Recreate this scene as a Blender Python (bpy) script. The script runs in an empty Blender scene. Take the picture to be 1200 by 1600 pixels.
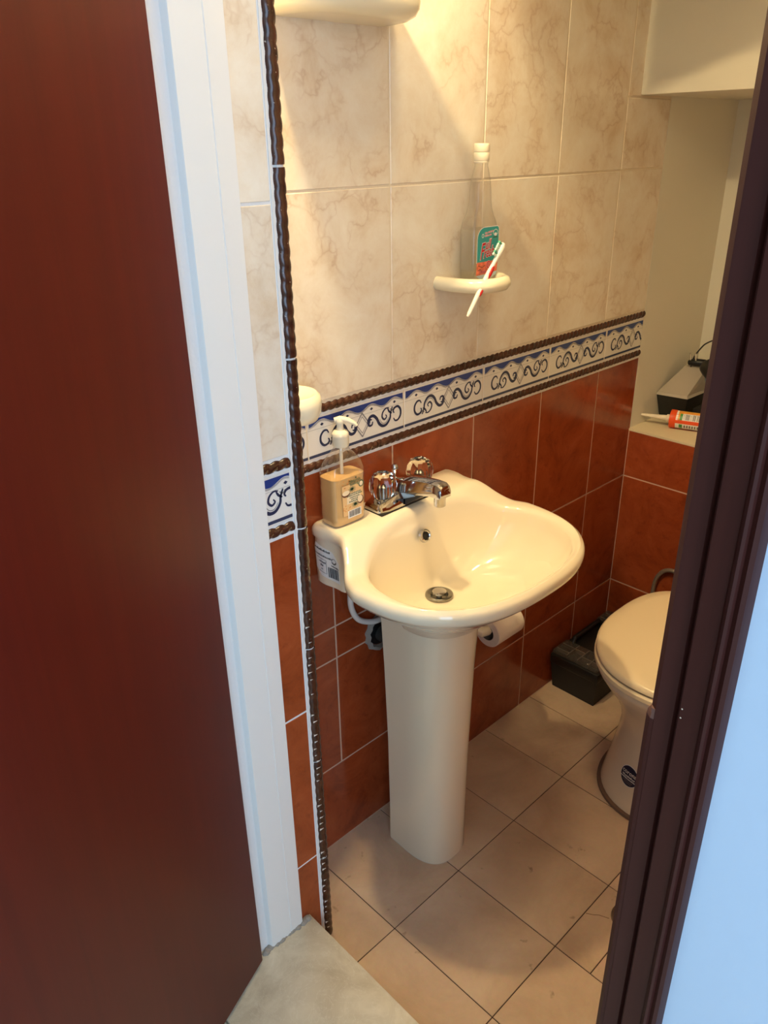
import bpy, bmesh, math, random
from mathutils import Vector, Matrix

random.seed(7)
S = bpy.context.scene
COL = S.collection

# ------------------------------------------------------------------ camera
cam_d = bpy.data.cameras.new('camera')
cam = bpy.data.objects.new('camera', cam_d)
COL.objects.link(cam)
F_PX = 1224.39
cam_d.sensor_fit = 'HORIZONTAL'
cam_d.sensor_width = 36.0
cam_d.lens = 36.0 * F_PX / 1200.0
cam_d.clip_start = 0.02
R_ = Vector((0.71929, -0.69456, -0.01430))
U_ = Vector((0.30691, 0.29923, 0.90347))
F_ = Vector((0.62324, 0.65425, -0.42841))
cam.matrix_world = Matrix(((R_.x, U_.x, -F_.x, -0.6690),
                           (R_.y, U_.y, -F_.y, -1.0535),
                           (R_.z, U_.z, -F_.z, 1.4850),
                           (0, 0, 0, 1)))
S.camera = cam

# ------------------------------------------------------------------ world, light, exposure
W = bpy.data.worlds.new('world')
S.world = W
W.use_nodes = True
W.node_tree.nodes['Background'].inputs[0].default_value = (0.55, 0.75, 1.0, 1)
W.node_tree.nodes['Background'].inputs[1].default_value = 0.6

def area(name, loc, rot, sx, sy, power, color):
    d = bpy.data.lights.new(name, 'AREA')
    d.shape = 'RECTANGLE'; d.size = sx; d.size_y = sy
    d.energy = power; d.color = color
    o = bpy.data.objects.new(name, d); COL.objects.link(o)
    o.location = loc; o.rotation_euler = rot
    return o
# daylight entering the hall window behind the camera
area('hall_window_daylight', (-1.30, -2.32, 1.45), (math.radians(90), 0, 0), 1.5, 1.7, 35.0, (0.50, 0.73, 1.0))
LAMP = Vector((0.035, -0.140, 2.02))
LAMP_POWER = 1250.0
FILL_POWER = 38.0

S.view_settings.view_transform = 'Standard'
S.view_settings.look = 'None'
S.view_settings.gamma = 1.0
S.view_settings.use_curve_mapping = False
S.view_settings.exposure = 0.3

# ------------------------------------------------------------------ materials
def lin(c):
    return tuple(((v / 255.0) / 12.92 if v / 255.0 <= 0.04045 else ((v / 255.0 + 0.055) / 1.055) ** 2.4) for v in c)

def nodes_of(name):
    m = bpy.data.materials.new(name)
    m.use_nodes = True
    nt = m.node_tree
    return m, nt, nt.nodes['Principled BSDF']

def put(nt, sock, val):
    sock.default_value = val

def plain(name, rgb, rough=0.5, metal=0.0, spec=0.5, coat=0.0, bump=0.0, bscale=60.0, var=0.0, vscale=8.0):
    m, nt, p = nodes_of(name)
    c = lin(rgb)
    p.inputs['Base Color'].default_value = (*c, 1)
    p.inputs['Roughness'].default_value = rough
    p.inputs['Metallic'].default_value = metal
    p.inputs['Specular IOR Level'].default_value = spec
    p.inputs['Coat Weight'].default_value = coat
    geo = nt.nodes.new('ShaderNodeNewGeometry')
    if var > 0:
        n = nt.nodes.new('ShaderNodeTexNoise'); n.inputs['Scale'].default_value = vscale
        n.inputs['Detail'].default_value = 5
        nt.links.new(geo.outputs['Position'], n.inputs['Vector'])
        r = nt.nodes.new('ShaderNodeValToRGB')
        r.color_ramp.elements[0].position = 0.3; r.color_ramp.elements[1].position = 0.7
        r.color_ramp.elements[0].color = (*[max(0, v * (1 - var)) for v in c], 1)
        r.color_ramp.elements[1].color = (*[min(1, v * (1 + var)) for v in c], 1)
        nt.links.new(n.outputs['Fac'], r.inputs[0])
        nt.links.new(r.outputs[0], p.inputs['Base Color'])
    if bump > 0:
        n = nt.nodes.new('ShaderNodeTexNoise'); n.inputs['Scale'].default_value = bscale
        n.inputs['Detail'].default_value = 4
        nt.links.new(geo.outputs['Position'], n.inputs['Vector'])
        b = nt.nodes.new('ShaderNodeBump'); b.inputs['Strength'].default_value = bump
        b.inputs['Distance'].default_value = 0.002
        nt.links.new(n.outputs['Fac'], b.inputs['Height'])
        nt.links.new(b.outputs[0], p.inputs['Normal'])
    return m

def coords(nt, mult=7.0):
    """world position shifted by a random amount for each object, so no two tiles are alike"""
    geo = nt.nodes.new('ShaderNodeNewGeometry')
    oi = nt.nodes.new('ShaderNodeObjectInfo')
    mul = nt.nodes.new('ShaderNodeVectorMath'); mul.operation = 'MULTIPLY_ADD'
    comb = nt.nodes.new('ShaderNodeCombineXYZ')
    for i in range(3):
        nt.links.new(oi.outputs['Random'], comb.inputs[i])
    nt.links.new(comb.outputs[0], mul.inputs[0])
    mul.inputs[1].default_value = (mult, mult * 1.7, mult * 0.6)
    nt.links.new(geo.outputs['Position'], mul.inputs[2])
    return mul.outputs[0]

def noise(nt, vec, scale, detail=6, rough=0.6, dist=0.0):
    n = nt.nodes.new('ShaderNodeTexNoise')
    n.inputs['Scale'].default_value = scale; n.inputs['Detail'].default_value = detail
    n.inputs['Roughness'].default_value = rough; n.inputs['Distortion'].default_value = dist
    nt.links.new(vec, n.inputs['Vector'])
    return n

def ramp(nt, fac, stops):
    r = nt.nodes.new('ShaderNodeValToRGB')
    e = r.color_ramp.elements
    while len(e) < len(stops):
        e.new(0.5)
    for el, (pos, c) in zip(e, stops):
        el.position = pos; el.color = (*c, 1) if len(c) == 3 else c
    nt.links.new(fac, r.inputs[0])
    return r

def mixc(nt, fac, a, b, blend='MIX'):
    m = nt.nodes.new('ShaderNodeMix'); m.data_type = 'RGBA'; m.blend_type = blend
    if isinstance(fac, float): m.inputs[0].default_value = fac
    else: nt.links.new(fac, m.inputs[0])
    for s, v in ((m.inputs[6], a), (m.inputs[7], b)):
        if isinstance(v, tuple): s.default_value = (*v, 1)
        else: nt.links.new(v, s)
    return m.outputs[2]

def marble_tile():
    m, nt, p = nodes_of('cream_marble_tile')
    v = coords(nt)
    n1 = noise(nt, v, 9.0, 8, 0.68, 0.35)
    base = ramp(nt, n1.outputs['Fac'], [(0.32, lin((238, 231, 218))), (0.52, lin((230, 218, 200))), (0.72, lin((216, 195, 168)))])
    wp_ = noise(nt, v, 11.0, 4, 0.6)
    wv_ = nt.nodes.new('ShaderNodeVectorMath'); wv_.operation = 'MULTIPLY_ADD'
    nt.links.new(wp_.outputs['Color'], wv_.inputs[0]); wv_.inputs[1].default_value = (0.16, 0.16, 0.16); nt.links.new(v, wv_.inputs[2])
    vo = nt.nodes.new('ShaderNodeTexVoronoi'); vo.feature = 'DISTANCE_TO_EDGE'; vo.inputs['Scale'].default_value = 13.0
    nt.links.new(wv_.outputs[0], vo.inputs['Vector'])
    vein = ramp(nt, vo.outputs['Distance'], [(0.0, (1, 1, 1)), (0.05, (0.25, 0.25, 0.25)), (0.12, (0, 0, 0))])
    n3 = noise(nt, v, 9.0, 3)
    gate = ramp(nt, n3.outputs['Fac'], [(0.46, (0, 0, 0)), (0.66, (0.6, 0.6, 0.6))])
    mul = nt.nodes.new('ShaderNodeMath'); mul.operation = 'MULTIPLY'
    nt.links.new(vein.outputs[0], mul.inputs[0]); nt.links.new(gate.outputs[0], mul.inputs[1])
    c = mixc(nt, mul.outputs[0], base.outputs[0], lin((198, 168, 140)))
    nt.links.new(c, p.inputs['Base Color'])
    p.inputs['Roughness'].default_value = 0.16
    p.inputs['Specular IOR Level'].default_value = 0.5
    return m

def brick_tile():
    m, nt, p = nodes_of('rust_brown_tile')
    v = coords(nt)
    n1 = noise(nt, v, 9.0, 8, 0.72, 0.6)
    base = ramp(nt, n1.outputs['Fac'], [(0.25, lin((118, 48, 24))), (0.45, lin((148, 66, 32))), (0.62, lin((162, 76, 40))), (0.82, lin((176, 92, 54)))])
    n2 = noise(nt, v, 42.0, 6, 0.7)
    sp = ramp(nt, n2.outputs['Fac'], [(0.56, (0, 0, 0)), (0.74, (0.45, 0.45, 0.45))])
    c = mixc(nt, sp.outputs[0], base.outputs[0], lin((98, 38, 20)))
    nt.links.new(c, p.inputs['Base Color'])
    p.inputs['Roughness'].default_value = 0.15
    b = nt.nodes.new('ShaderNodeBump'); b.inputs['Strength'].default_value = 0.4; b.inputs['Distance'].default_value = 0.0015
    n3 = noise(nt, v, 26.0, 5, 0.6, 0.6)
    nt.links.new(n3.outputs['Fac'], b.inputs['Height']); nt.links.new(b.outputs[0], p.inputs['Normal'])
    return m

def floor_tile_mat():
    m, nt, p = nodes_of('beige_floor_tile')
    v = coords(nt, 3.0)
    n1 = noise(nt, v, 6.0, 6, 0.6, 0.5)
    base = ramp(nt, n1.outputs['Fac'], [(0.3, lin((186, 158, 134))), (0.5, lin((204, 177, 152))), (0.72, lin((217, 193, 168)))])
    n2 = noise(nt, v, 90.0, 4, 0.7)
    c = mixc(nt, 0.12, base.outputs[0], n2.outputs['Color'], 'OVERLAY')
    n4 = noise(nt, v, 26.0, 3, 0.6)
    dirt = ramp(nt, n4.outputs['Fac'], [(0.68, (0, 0, 0)), (0.76, (0.6, 0.6, 0.6))])
    c = mixc(nt, dirt.outputs[0], c, lin((120, 95, 70)))
    nt.links.new(c, p.inputs['Base Color'])
    p.inputs['Roughness'].default_value = 0.42
    b = nt.nodes.new('ShaderNodeBump'); b.inputs['Strength'].default_value = 0.12; b.inputs['Distance'].default_value = 0.001
    nt.links.new(n2.outputs['Fac'], b.inputs['Height']); nt.links.new(b.outputs[0], p.inputs['Normal'])
    return m

def stone_mat():
    m, nt, p = nodes_of('threshold_stone')
    geo = nt.nodes.new('ShaderNodeNewGeometry'); v = geo.outputs['Position']
    n1 = noise(nt, v, 10.0, 7, 0.62, 1.2)
    base = ramp(nt, n1.outputs['Fac'], [(0.3, lin((190, 177, 152))), (0.5, lin((208, 197, 174))), (0.7, lin((224, 214, 192)))])
    n2 = noise(nt, v, 24.0, 5, 0.6, 2.0)
    vein = ramp(nt, n2.outputs['Fac'], [(0.485, (0, 0, 0)), (0.5, (0.5, 0.5, 0.5)), (0.515, (0, 0, 0))])
    c = mixc(nt, vein.outputs[0], base.outputs[0], lin((226, 220, 204)))
    nt.links.new(c, p.inputs['Base Color'])
    p.inputs['Roughness'].default_value = 0.3
    return m

def wood_mat(name, a, b, rough, spec=0.5, coat=0.15):
    m, nt, p = nodes_of(name)
    tc = nt.nodes.new('ShaderNodeTexCoord')
    mp = nt.nodes.new('ShaderNodeMapping'); mp.inputs['Scale'].default_value = (22, 22, 0.7)
    nt.links.new(tc.outputs['Object'], mp.inputs[0])
    n1 = noise(nt, mp.outputs[0], 2.2, 6, 0.6, 0.6)
    r = ramp(nt, n1.outputs['Fac'], [(0.3, lin(a)), (0.7, lin(b))])
    nt.links.new(r.outputs[0], p.inputs['Base Color'])
    p.inputs['Roughness'].default_value = rough
    p.inputs['Coat Weight'].default_value = coat
    p.inputs['Specular IOR Level'].default_value = spec
    p.inputs['Coat Roughness'].default_value = 0.3
    return m

def rope_mat():
    m, nt, p = nodes_of('brown_glazed_rope')
    geo = nt.nodes.new('ShaderNodeNewGeometry'); v = geo.outputs['Position']
    n1 = noise(nt, v, 60.0, 4)
    r = ramp(nt, n1.outputs['Fac'], [(0.3, lin((50, 25, 17))), (0.7, lin((80, 45, 32)))])
    n2 = noise(nt, v, 260.0, 3)
    sp = ramp(nt, n2.outputs['Fac'], [(0.70, (0, 0, 0)), (0.74, (1, 1, 1))])
    c = mixc(nt, sp.outputs[0], r.outputs[0], lin((205, 190, 175)))
    nt.links.new(c, p.inputs['Base Color'])
    p.inputs['Roughness'].default_value = 0.2
    return m

def clear(name, tint, gloss_rough=0.03, frac=0.92):
    """thin clear plastic skin: mostly see-through, reflecting more at grazing angles"""
    m = bpy.data.materials.new(name); m.use_nodes = True
    nt = m.node_tree; nt.nodes.clear()
    out = nt.nodes.new('ShaderNodeOutputMaterial')
    t = nt.nodes.new('ShaderNodeBsdfTransparent'); t.inputs[0].default_value = (*tint, 1)
    g = nt.nodes.new('ShaderNodeBsdfGlossy'); g.inputs['Roughness'].default_value = gloss_rough
    lw = nt.nodes.new('ShaderNodeLayerWeight'); lw.inputs[0].default_value = 0.5
    pw = nt.nodes.new('ShaderNodeMath'); pw.operation = 'POWER'; pw.inputs[1].default_value = 3.0
    nt.links.new(lw.outputs['Facing'], pw.inputs[0])
    fr = nt.nodes.new('ShaderNodeMath'); fr.operation = 'MULTIPLY_ADD'; fr.inputs[1].default_value = 0.75; fr.inputs[2].default_value = 0.06
    nt.links.new(pw.outputs[0], fr.inputs[0])
    mx = nt.nodes.new('ShaderNodeMixShader')
    nt.links.new(fr.outputs[0], mx.inputs[0]); nt.links.new(t.outputs[0], mx.inputs[1]); nt.links.new(g.outputs[0], mx.inputs[2])
    hz = nt.nodes.new('ShaderNodeBsdfTranslucent'); hz.inputs[0].default_value = (0.9, 0.88, 0.84, 1)
    df = nt.nodes.new('ShaderNodeBsdfDiffuse'); df.inputs[0].default_value = (0.9, 0.88, 0.84, 1)
    hd = nt.nodes.new('ShaderNodeMixShader'); hd.inputs[0].default_value = 0.5
    nt.links.new(hz.outputs[0], hd.inputs[1]); nt.links.new(df.outputs[0], hd.inputs[2])
    m2 = nt.nodes.new('ShaderNodeMixShader'); m2.inputs[0].default_value = 1.0 - frac
    nt.links.new(mx.outputs[0], m2.inputs[1]); nt.links.new(hd.outputs[0], m2.inputs[2])
    nt.links.new(m2.outputs[0], out.inputs[0])
    return m

def glassy(name, tint, ior=1.45, rough=0.0):
    m, nt, p = nodes_of(name)
    p.inputs['Base Color'].default_value = (*tint, 1)
    p.inputs['Transmission Weight'].default_value = 1.0
    p.inputs['Roughness'].default_value = rough
    p.inputs['IOR'].default_value = ior
    return m

def emit(name, rgb, strength):
    m = bpy.data.materials.new(name); m.use_nodes = True
    nt = m.node_tree; nt.nodes.clear()
    out = nt.nodes.new('ShaderNodeOutputMaterial')
    e = nt.nodes.new('ShaderNodeEmission'); e.inputs[0].default_value = (*rgb, 1); e.inputs[1].default_value = strength
    nt.links.new(e.outputs[0], out.inputs[0])
    return m

WARM = (1.0, 0.75, 0.38)
M = {
    'marble': marble_tile(), 'brick': brick_tile(), 'ftile': floor_tile_mat(), 'stone': stone_mat(), 'rope': rope_mat(),
    'door': wood_mat('red_varnished_wood', (84, 18, 8), (93, 22, 10), 0.45, 0.3, 0.0),
    'frame_dark': wood_mat('dark_brown_wood', (60, 27, 23), (70, 33, 27), 0.5, 0.2, 0.0),
    'white_paint': plain('white_gloss_paint', (236, 234, 230), 0.35, bump=0.15, bscale=40),
    'white_wall': plain('white_wall_paint', (226, 222, 208), 0.75, bump=0.1, bscale=120),
    'grout_light': plain('pale_grout', (222, 208, 186), 0.8, bump=0.3, bscale=200),
    'grout_brick': plain('pinkish_grout', (206, 172, 146), 0.8, bump=0.3, bscale=200),
    'grout_white': plain('white_grout', (232, 230, 228), 0.8, bump=0.3, bscale=200),
    'grout_floor': plain('dark_floor_grout', (62, 42, 30), 0.9),
    'hall_wall': plain('pale_blue_wall_paint', (206, 224, 246), 0.7, bump=0.12, bscale=70),
    'ceil': plain('ceiling_paint', (235, 230, 218), 0.9),
    'ceramic': plain('ivory_ceramic', (243, 230, 204), 0.09, spec=0.6, coat=0.4),
    'ceramic_toilet': plain('ivory_toilet_ceramic', (236, 218, 192), 0.12, spec=0.55),
    'lid': plain('ivory_plastic', (238, 218, 184), 0.3),
    'dish': plain('cream_ceramic', (245, 236, 208), 0.16, spec=0.55),
    'chrome': plain('chrome', (205, 205, 208), 0.07, metal=1.0),
    'steel': plain('brushed_steel', (150, 148, 142), 0.25, metal=1.0),
    'black': plain('black_plastic', (20, 20, 20), 0.45),
    'black_soft': plain('matte_black_plastic', (26, 27, 27), 0.6, bump=0.1, bscale=150),
    'acrylic': glassy('clear_acrylic', (1.0, 0.985, 0.965), 1.45),
    'clear': clear('clear_bottle_plastic', (0.985, 0.985, 0.975), 0.03, 0.975),
    'clear_box': clear('clear_lid_plastic', (0.62, 0.62, 0.60), 0.15),
    'soap': plain('peach_liquid_soap', (222, 178, 118), 0.25),
    'gel': clear('clear_gel', (0.97, 0.97, 0.95), 0.05, 0.98),
    'pump': plain('translucent_white_plastic', (238, 228, 204), 0.35),
    'paper': plain('white_tissue', (240, 226, 214), 0.95, bump=0.3, bscale=300),
    'cardboard': plain('grey_cardboard', (120, 108, 98), 0.9),
    'hose_white': plain('white_rubber_hose', (222, 216, 208), 0.5),
    'steel_hose': plain('braided_grey_hose', (165, 158, 145), 0.35, metal=0.6),
    'mortar': plain('grey_mortar', (150, 142, 132), 0.95, bump=0.5, bscale=90),
    'tile_white': plain('white_glazed_border', (233, 228, 220), 0.14),
    'navy': plain('navy_print', (40, 62, 128), 0.25), 'ink': plain('dark_blue_grey_print', (46, 52, 78), 0.25),
    'inkgrey': plain('grey_print', (138, 136, 138), 0.25), 'stripe': plain('dark_stripe_print', (54, 64, 92), 0.25),
    'p_white': plain('white_print', (242, 240, 236), 0.5), 'p_black': plain('black_print', (28, 26, 26), 0.5),
    'p_grey': plain('grey_ink', (120, 114, 112), 0.5),
    'p_teal': plain('teal_print', (52, 160, 158), 0.4), 'p_red': plain('red_print', (196, 28, 40), 0.4),
    'p_pink': plain('pink_print', (240, 170, 180), 0.4),
    'p_salmon': plain('salmon_print', (226, 118, 86), 0.4, var=0.25, vscale=140), 'p_sky': plain('pale_blue_print', (180, 202, 214), 0.4),
    'p_navy': plain('navy_sticker', (16, 24, 58), 0.35), 'p_green': plain('green_print', (58, 92, 62), 0.5),
    'p_tan': plain('tan_print', (236, 196, 140), 0.5), 'p_orange': plain('orange_print', (226, 146, 70), 0.5),
    'p_brown': plain('brown_print', (104, 52, 30), 0.5), 'p_cream': plain('cream_print', (244, 226, 196), 0.5),
    'tube_orange': plain('orange_plastic', (238, 84, 22), 0.4), 'tube_yellow': plain('yellow_print', (240, 182, 70), 0.4),
    'tube_green': plain('leaf_green_print', (70, 140, 60), 0.4), 'tube_white': plain('ivory_nozzle_plastic', (238, 226, 204), 0.45),
    'grey_plastic': plain('warm_grey_plastic', (176, 166, 154), 0.5), 'bluegrey': plain('blue_grey_plastic', (120, 140, 142), 0.5),
    'brush_white': plain('toothbrush_white', (244, 238, 226), 0.3), 'brush_red': plain('toothbrush_red', (196, 26, 32), 0.35),
    'bristle': plain('pale_green_bristle', (206, 232, 216), 0.7), 'bristle_green': plain('green_bristle', (92, 176, 150), 0.7),
    'ledge': plain('beige_ledge_paint', (222, 208, 178), 0.5, bump=0.2, bscale=60),
    'bulb': emit('lamp_bulb_glow', WARM, LAMP_POWER), 'fill_lamp': emit('fill_lamp_glow', (1.0, 0.78, 0.44), FILL_POWER),
    'metal_white': plain('white_metal', (230, 226, 215), 0.4),
    'crack': plain('crack_line', (110, 84, 62), 0.9),
    'gap_shade': plain('painted_gap_shade', (30, 22, 18), 0.9),
}

# ------------------------------------------------------------------ building helpers
ORIGIN = {}

def tag(o, label=None, cat=None, group=None, kind=None):
    if label: o['label'] = label
    if cat: o['category'] = cat
    if group: o['group'] = group
    if kind: o['kind'] = kind
    return o

def empty(name, loc, label=None, cat=None, group=None, kind=None):
    o = bpy.data.objects.new(name, None); COL.objects.link(o)
    o.location = loc; o.empty_display_size = 0.02
    ORIGIN[o.name] = Vector(loc)
    return tag(o, label, cat, group, kind)

class B:
    """collects geometry in world coordinates and links it as one mesh object"""
    def __init__(s, mtx=None):
        s.v = []; s.f = []; s.mi = []; s.cur = 0; s.mtx = mtx
    def add(s, vs, fs):
        b = len(s.v)
        for p in vs:
            p = Vector(p)
            s.v.append(s.mtx @ p if s.mtx else p)
        for f in fs:
            s.f.append([b + i for i in f]); s.mi.append(s.cur)
        return s
    def mat(s, i): s.cur = i; return s
    def box(s, x0, x1, y0, y1, z0, z1):
        vs = [(x, y, z) for z in (z0, z1) for y in (y0, y1) for x in (x0, x1)]
        return s.add(vs, [(0, 2, 3, 1), (4, 5, 7, 6), (0, 1, 5, 4), (2, 6, 7, 3), (0, 4, 6, 2), (1, 3, 7, 5)])
    def rbox(s, x0, x1, y0, y1, z0, z1, r=0.004, seg=2):
        bm = bmesh.new(); bmesh.ops.create_cube(bm, size=1.0)
        for v in bm.verts:
            v.co = ((x0 + x1) / 2 + v.co.x * (x1 - x0), (y0 + y1) / 2 + v.co.y * (y1 - y0), (z0 + z1) / 2 + v.co.z * (z1 - z0))
        bmesh.ops.bevel(bm, geom=bm.edges[:], offset=r, segments=seg, affect='EDGES', profile=0.5)
        bm.verts.index_update()
        s.add([v.co.copy() for v in bm.verts], [[v.index for v in f.verts] for f in bm.faces]); bm.free()
        return s
    def loft(s, rings, cap0=True, cap1=True, closed=True):
        n = len(rings[0]); vs = [p for r in rings for p in r]; fs = []
        for k in range(len(rings) - 1):
            for i in range(n if closed else n - 1):
                j = (i + 1) % n
                fs.append((k * n + i, k * n + j, (k + 1) * n + j, (k + 1) * n + i))
        if cap0: fs.append(tuple(range(n - 1, -1, -1)))
        if cap1: fs.append(tuple((len(rings) - 1) * n + i for i in range(n)))
        return s.add(vs, fs)
    def lathe(s, prof, c=(0, 0, 0), n=32, axis='z', cap0=True, cap1=True):
        rings = []
        for r, h in prof:
            ring = []
            for i in range(n):
                a = 2 * math.pi * i / n
                u, w = r * math.cos(a), r * math.sin(a)
                q = {'z': (u, w, h), 'x': (h, u, w), 'y': (w, h, u)}[axis]
                ring.append((c[0] + q[0], c[1] + q[1], c[2] + q[2]))
            rings.append(ring)
        return s.loft(rings, cap0, cap1)
    def tube(s, pts, r, n=10, cap=True):
        pts = [Vector(p) for p in pts]; rings = []; up = None
        for i, p in enumerate(pts):
            d = (pts[min(i + 1, len(pts) - 1)] - pts[max(i - 1, 0)]).normalized()
            if up is None: up = Vector((0, 0, 1)) if abs(d.z) < 0.9 else Vector((1, 0, 0))
            a = d.cross(up).normalized(); b = a.cross(d).normalized(); up = b
            rr = r[i] if isinstance(r, (list, tuple)) else r
            rings.append([p + a * rr * math.cos(2 * math.pi * k / n) + b * rr * math.sin(2 * math.pi * k / n) for k in range(n)])
        return s.loft(rings, cap, cap)
    def poly(s, pts, h, frame):
        """flat printed shape: 2-D outline laid into a frame (origin, u, v, n), h metres proud"""
        o, u, v, n = frame
        s.add([o + u * a + v * b + n * h for a, b in pts], [tuple(range(len(pts)))])
        return s
    def ribbon(s, pts, ws, h, frame):
        o, u, v, n = frame; vs = []
        for i, (a, b) in enumerate(pts):
            a0, b0 = pts[max(i - 1, 0)]; a1, b1 = pts[min(i + 1, len(pts) - 1)]
            L = math.hypot(a1 - a0, b1 - b0) or 1e-9
            nx, ny = -(b1 - b0) / L, (a1 - a0) / L
            w = (ws[i] if isinstance(ws, (list, tuple)) else ws) / 2
            for sg in (1, -1):
                vs.append(o + u * (a + sg * nx * w) + v * (b + sg * ny * w) + n * h)
        s.add(vs, [(2 * i, 2 * i + 1, 2 * i + 3, 2 * i + 2) for i in range(len(pts) - 1)])
        return s
    def build(s, name, mats, parent=None, smooth=None, fix=True):
        me = bpy.data.meshes.new(name)
        org = ORIGIN.get(parent.name, Vector((0, 0, 0))) if parent else Vector((0, 0, 0))
        me.from_pydata([v - org for v in s.v], [], s.f)
        if not isinstance(mats, (list, tuple)): mats = [mats]
        for m in mats: me.materials.append(m)
        for p, i in zip(me.polygons, s.mi): p.material_index = i
        if fix:
            bm = bmesh.new(); bm.from_mesh(me)
            bmesh.ops.remove_doubles(bm, verts=bm.verts[:], dist=1e-6)
            bmesh.ops.recalc_face_normals(bm, faces=bm.faces[:]); bm.to_mesh(me); bm.free()
        if smooth:
            me.polygons.foreach_set('use_smooth', [True] * len(me.polygons))
            me.set_sharp_from_angle(angle=math.radians(smooth))
        o = bpy.data.objects.new(name, me); COL.objects.link(o)
        if parent:
            o.parent = parent; ORIGIN[o.name] = org
        return o

def catmull(ps, n=8, closed=False):
    out = []; N = len(ps); ps = [Vector(p) for p in ps]
    rng = range(N if closed else N - 1)
    for i in rng:
        g = (lambda k: ps[k % N]) if closed else (lambda k: ps[min(max(k, 0), N - 1)])
        p0, p1, p2, p3 = g(i - 1), g(i), g(i + 1), g(i + 2)
        for k in range(n):
            t = k / n
            out.append(0.5 * ((2 * p1) + (p2 - p0) * t + (2 * p0 - 5 * p1 + 4 * p2 - p3) * t * t + (3 * p1 - p0 - 3 * p2 + p3) * t ** 3))
    if not closed: out.append(ps[-1].copy())
    return out

def smooth01(a, b, x):
    t = min(1, max(0, (x - a) / (b - a))); return t * t * (3 - 2 * t)

def sup(a, b, n, t):
    c, s_ = math.cos(t), math.sin(t)
    return (a * math.copysign(abs(c) ** (2 / n), c), b * math.copysign(abs(s_) ** (2 / n), s_))

def text_into(bld, body, size, at, frame, h, align='LEFT', stretch=1.0, shear=0.0, bold=0.0, slope=0.0):
    cu = bpy.data.curves.new('lettering', 'FONT'); cu.body = body; cu.size = size; cu.align_x = align
    cu.shear = shear; cu.offset = bold; cu.resolution_u = 3
    ob = bpy.data.objects.new('lettering', cu); COL.objects.link(ob)
    dg = bpy.context.evaluated_depsgraph_get(); me = ob.evaluated_get(dg).to_mesh()
    o, u, v, n = frame
    vs = [o + u * (at[0] + p.co.x * stretch) + v * (at[1] + p.co.y + slope * p.co.x * stretch) + n * h for p in me.vertices]
    fs = [tuple(p.vertices) for p in me.polygons]
    ob.to_mesh_clear()
    COL.objects.unlink(ob); bpy.data.objects.remove(ob); bpy.data.curves.remove(cu)
    bld.add(vs, fs)

def marks(bld, count, size, at, frame, h, align='LEFT', slope=0.0, bold=0.0):
    """a line of print too fine to read in the photograph: small upright strokes, no letters"""
    w = count * size * 0.55; x0 = at[0] - (w / 2 if align == 'CENTER' else 0); x = 0.0
    while x < w:
        d = size * random.choice((0.25, 0.35, 0.5)); hh = size * random.choice((0.5, 0.6, 0.7))
        y0 = at[1] + slope * x
        bld.poly([(x0 + x, y0), (x0 + x + d, y0 + slope * d), (x0 + x + d, y0 + slope * d + hh), (x0 + x, y0 + hh)], h, frame)
        x += d + size * 0.16

TILE_CACHE = {}
def tile(name, mat, w, h, origin, rot, parent, th=0.006, ch=0.0012):
    """one tile, lower-left corner at origin, facing local +z, its front th above the bed"""
    key = (mat.name, round(w, 4), round(h, 4), th)
    if key not in TILE_CACHE:
        b = B()
        ring0 = [(0, 0, 0), (w, 0, 0), (w, h, 0), (0, h, 0)]
        ring1 = [(x, y, th - ch) for x, y, _ in ring0]
        ring2 = [(ch, ch, th), (w - ch, ch, th), (w - ch, h - ch, th), (ch, h - ch, th)]
        b.loft([ring0, ring1, ring2])
        o = b.build(name, mat)
        TILE_CACHE[key] = o.data; first = True
    else:
        o = bpy.data.objects.new(name, TILE_CACHE[key]); COL.objects.link(o)
    o.parent = parent
    o.location = Vector(origin) - ORIGIN.get(parent.name, Vector((0, 0, 0)))
    o.rotation_euler = rot
    return o

HP = math.pi / 2
ROT_LEFT = (HP, 0, 0)          # faces -y, u = +x, v = +z
ROT_BACK = (HP, 0, -HP)        # faces -x, u = -y, v = +z
G = 0.0034                     # joint width

def rope_mesh(length, rad, pitch, span=math.pi, n_around=9, closed=False, amp=0.30):
    """glazed rope moulding along local +x, bulging to local +z"""
    per = 7
    nx = max(6, int(round(length / pitch * per)))
    b = B(); rings = []
    for i in range(nx + 1):
        x = length * i / nx
        ring = []
        for k in range(n_around):
            ph = span * k / (n_around if closed else n_around - 1)
            wv = abs(math.sin(math.pi * (x / pitch + (ph / math.pi) * 0.9))) ** 0.6
            r = rad * (1.0 - amp + amp * wv)
            ring.append((x, r * math.cos(ph), r * math.sin(ph)))
        rings.append(ring)
    b.loft(rings, True, True, True)
    return b

# ------------------------------------------------------------------ the shell of the room
XB = 1.304      # face of the low back wall
FX0, FY0, TX, TY, FROT = 0.0993, -0.2594, 0.2029, 0.2584, 0.0051
JY = -0.172     # face of the tiled door jamb

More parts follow.
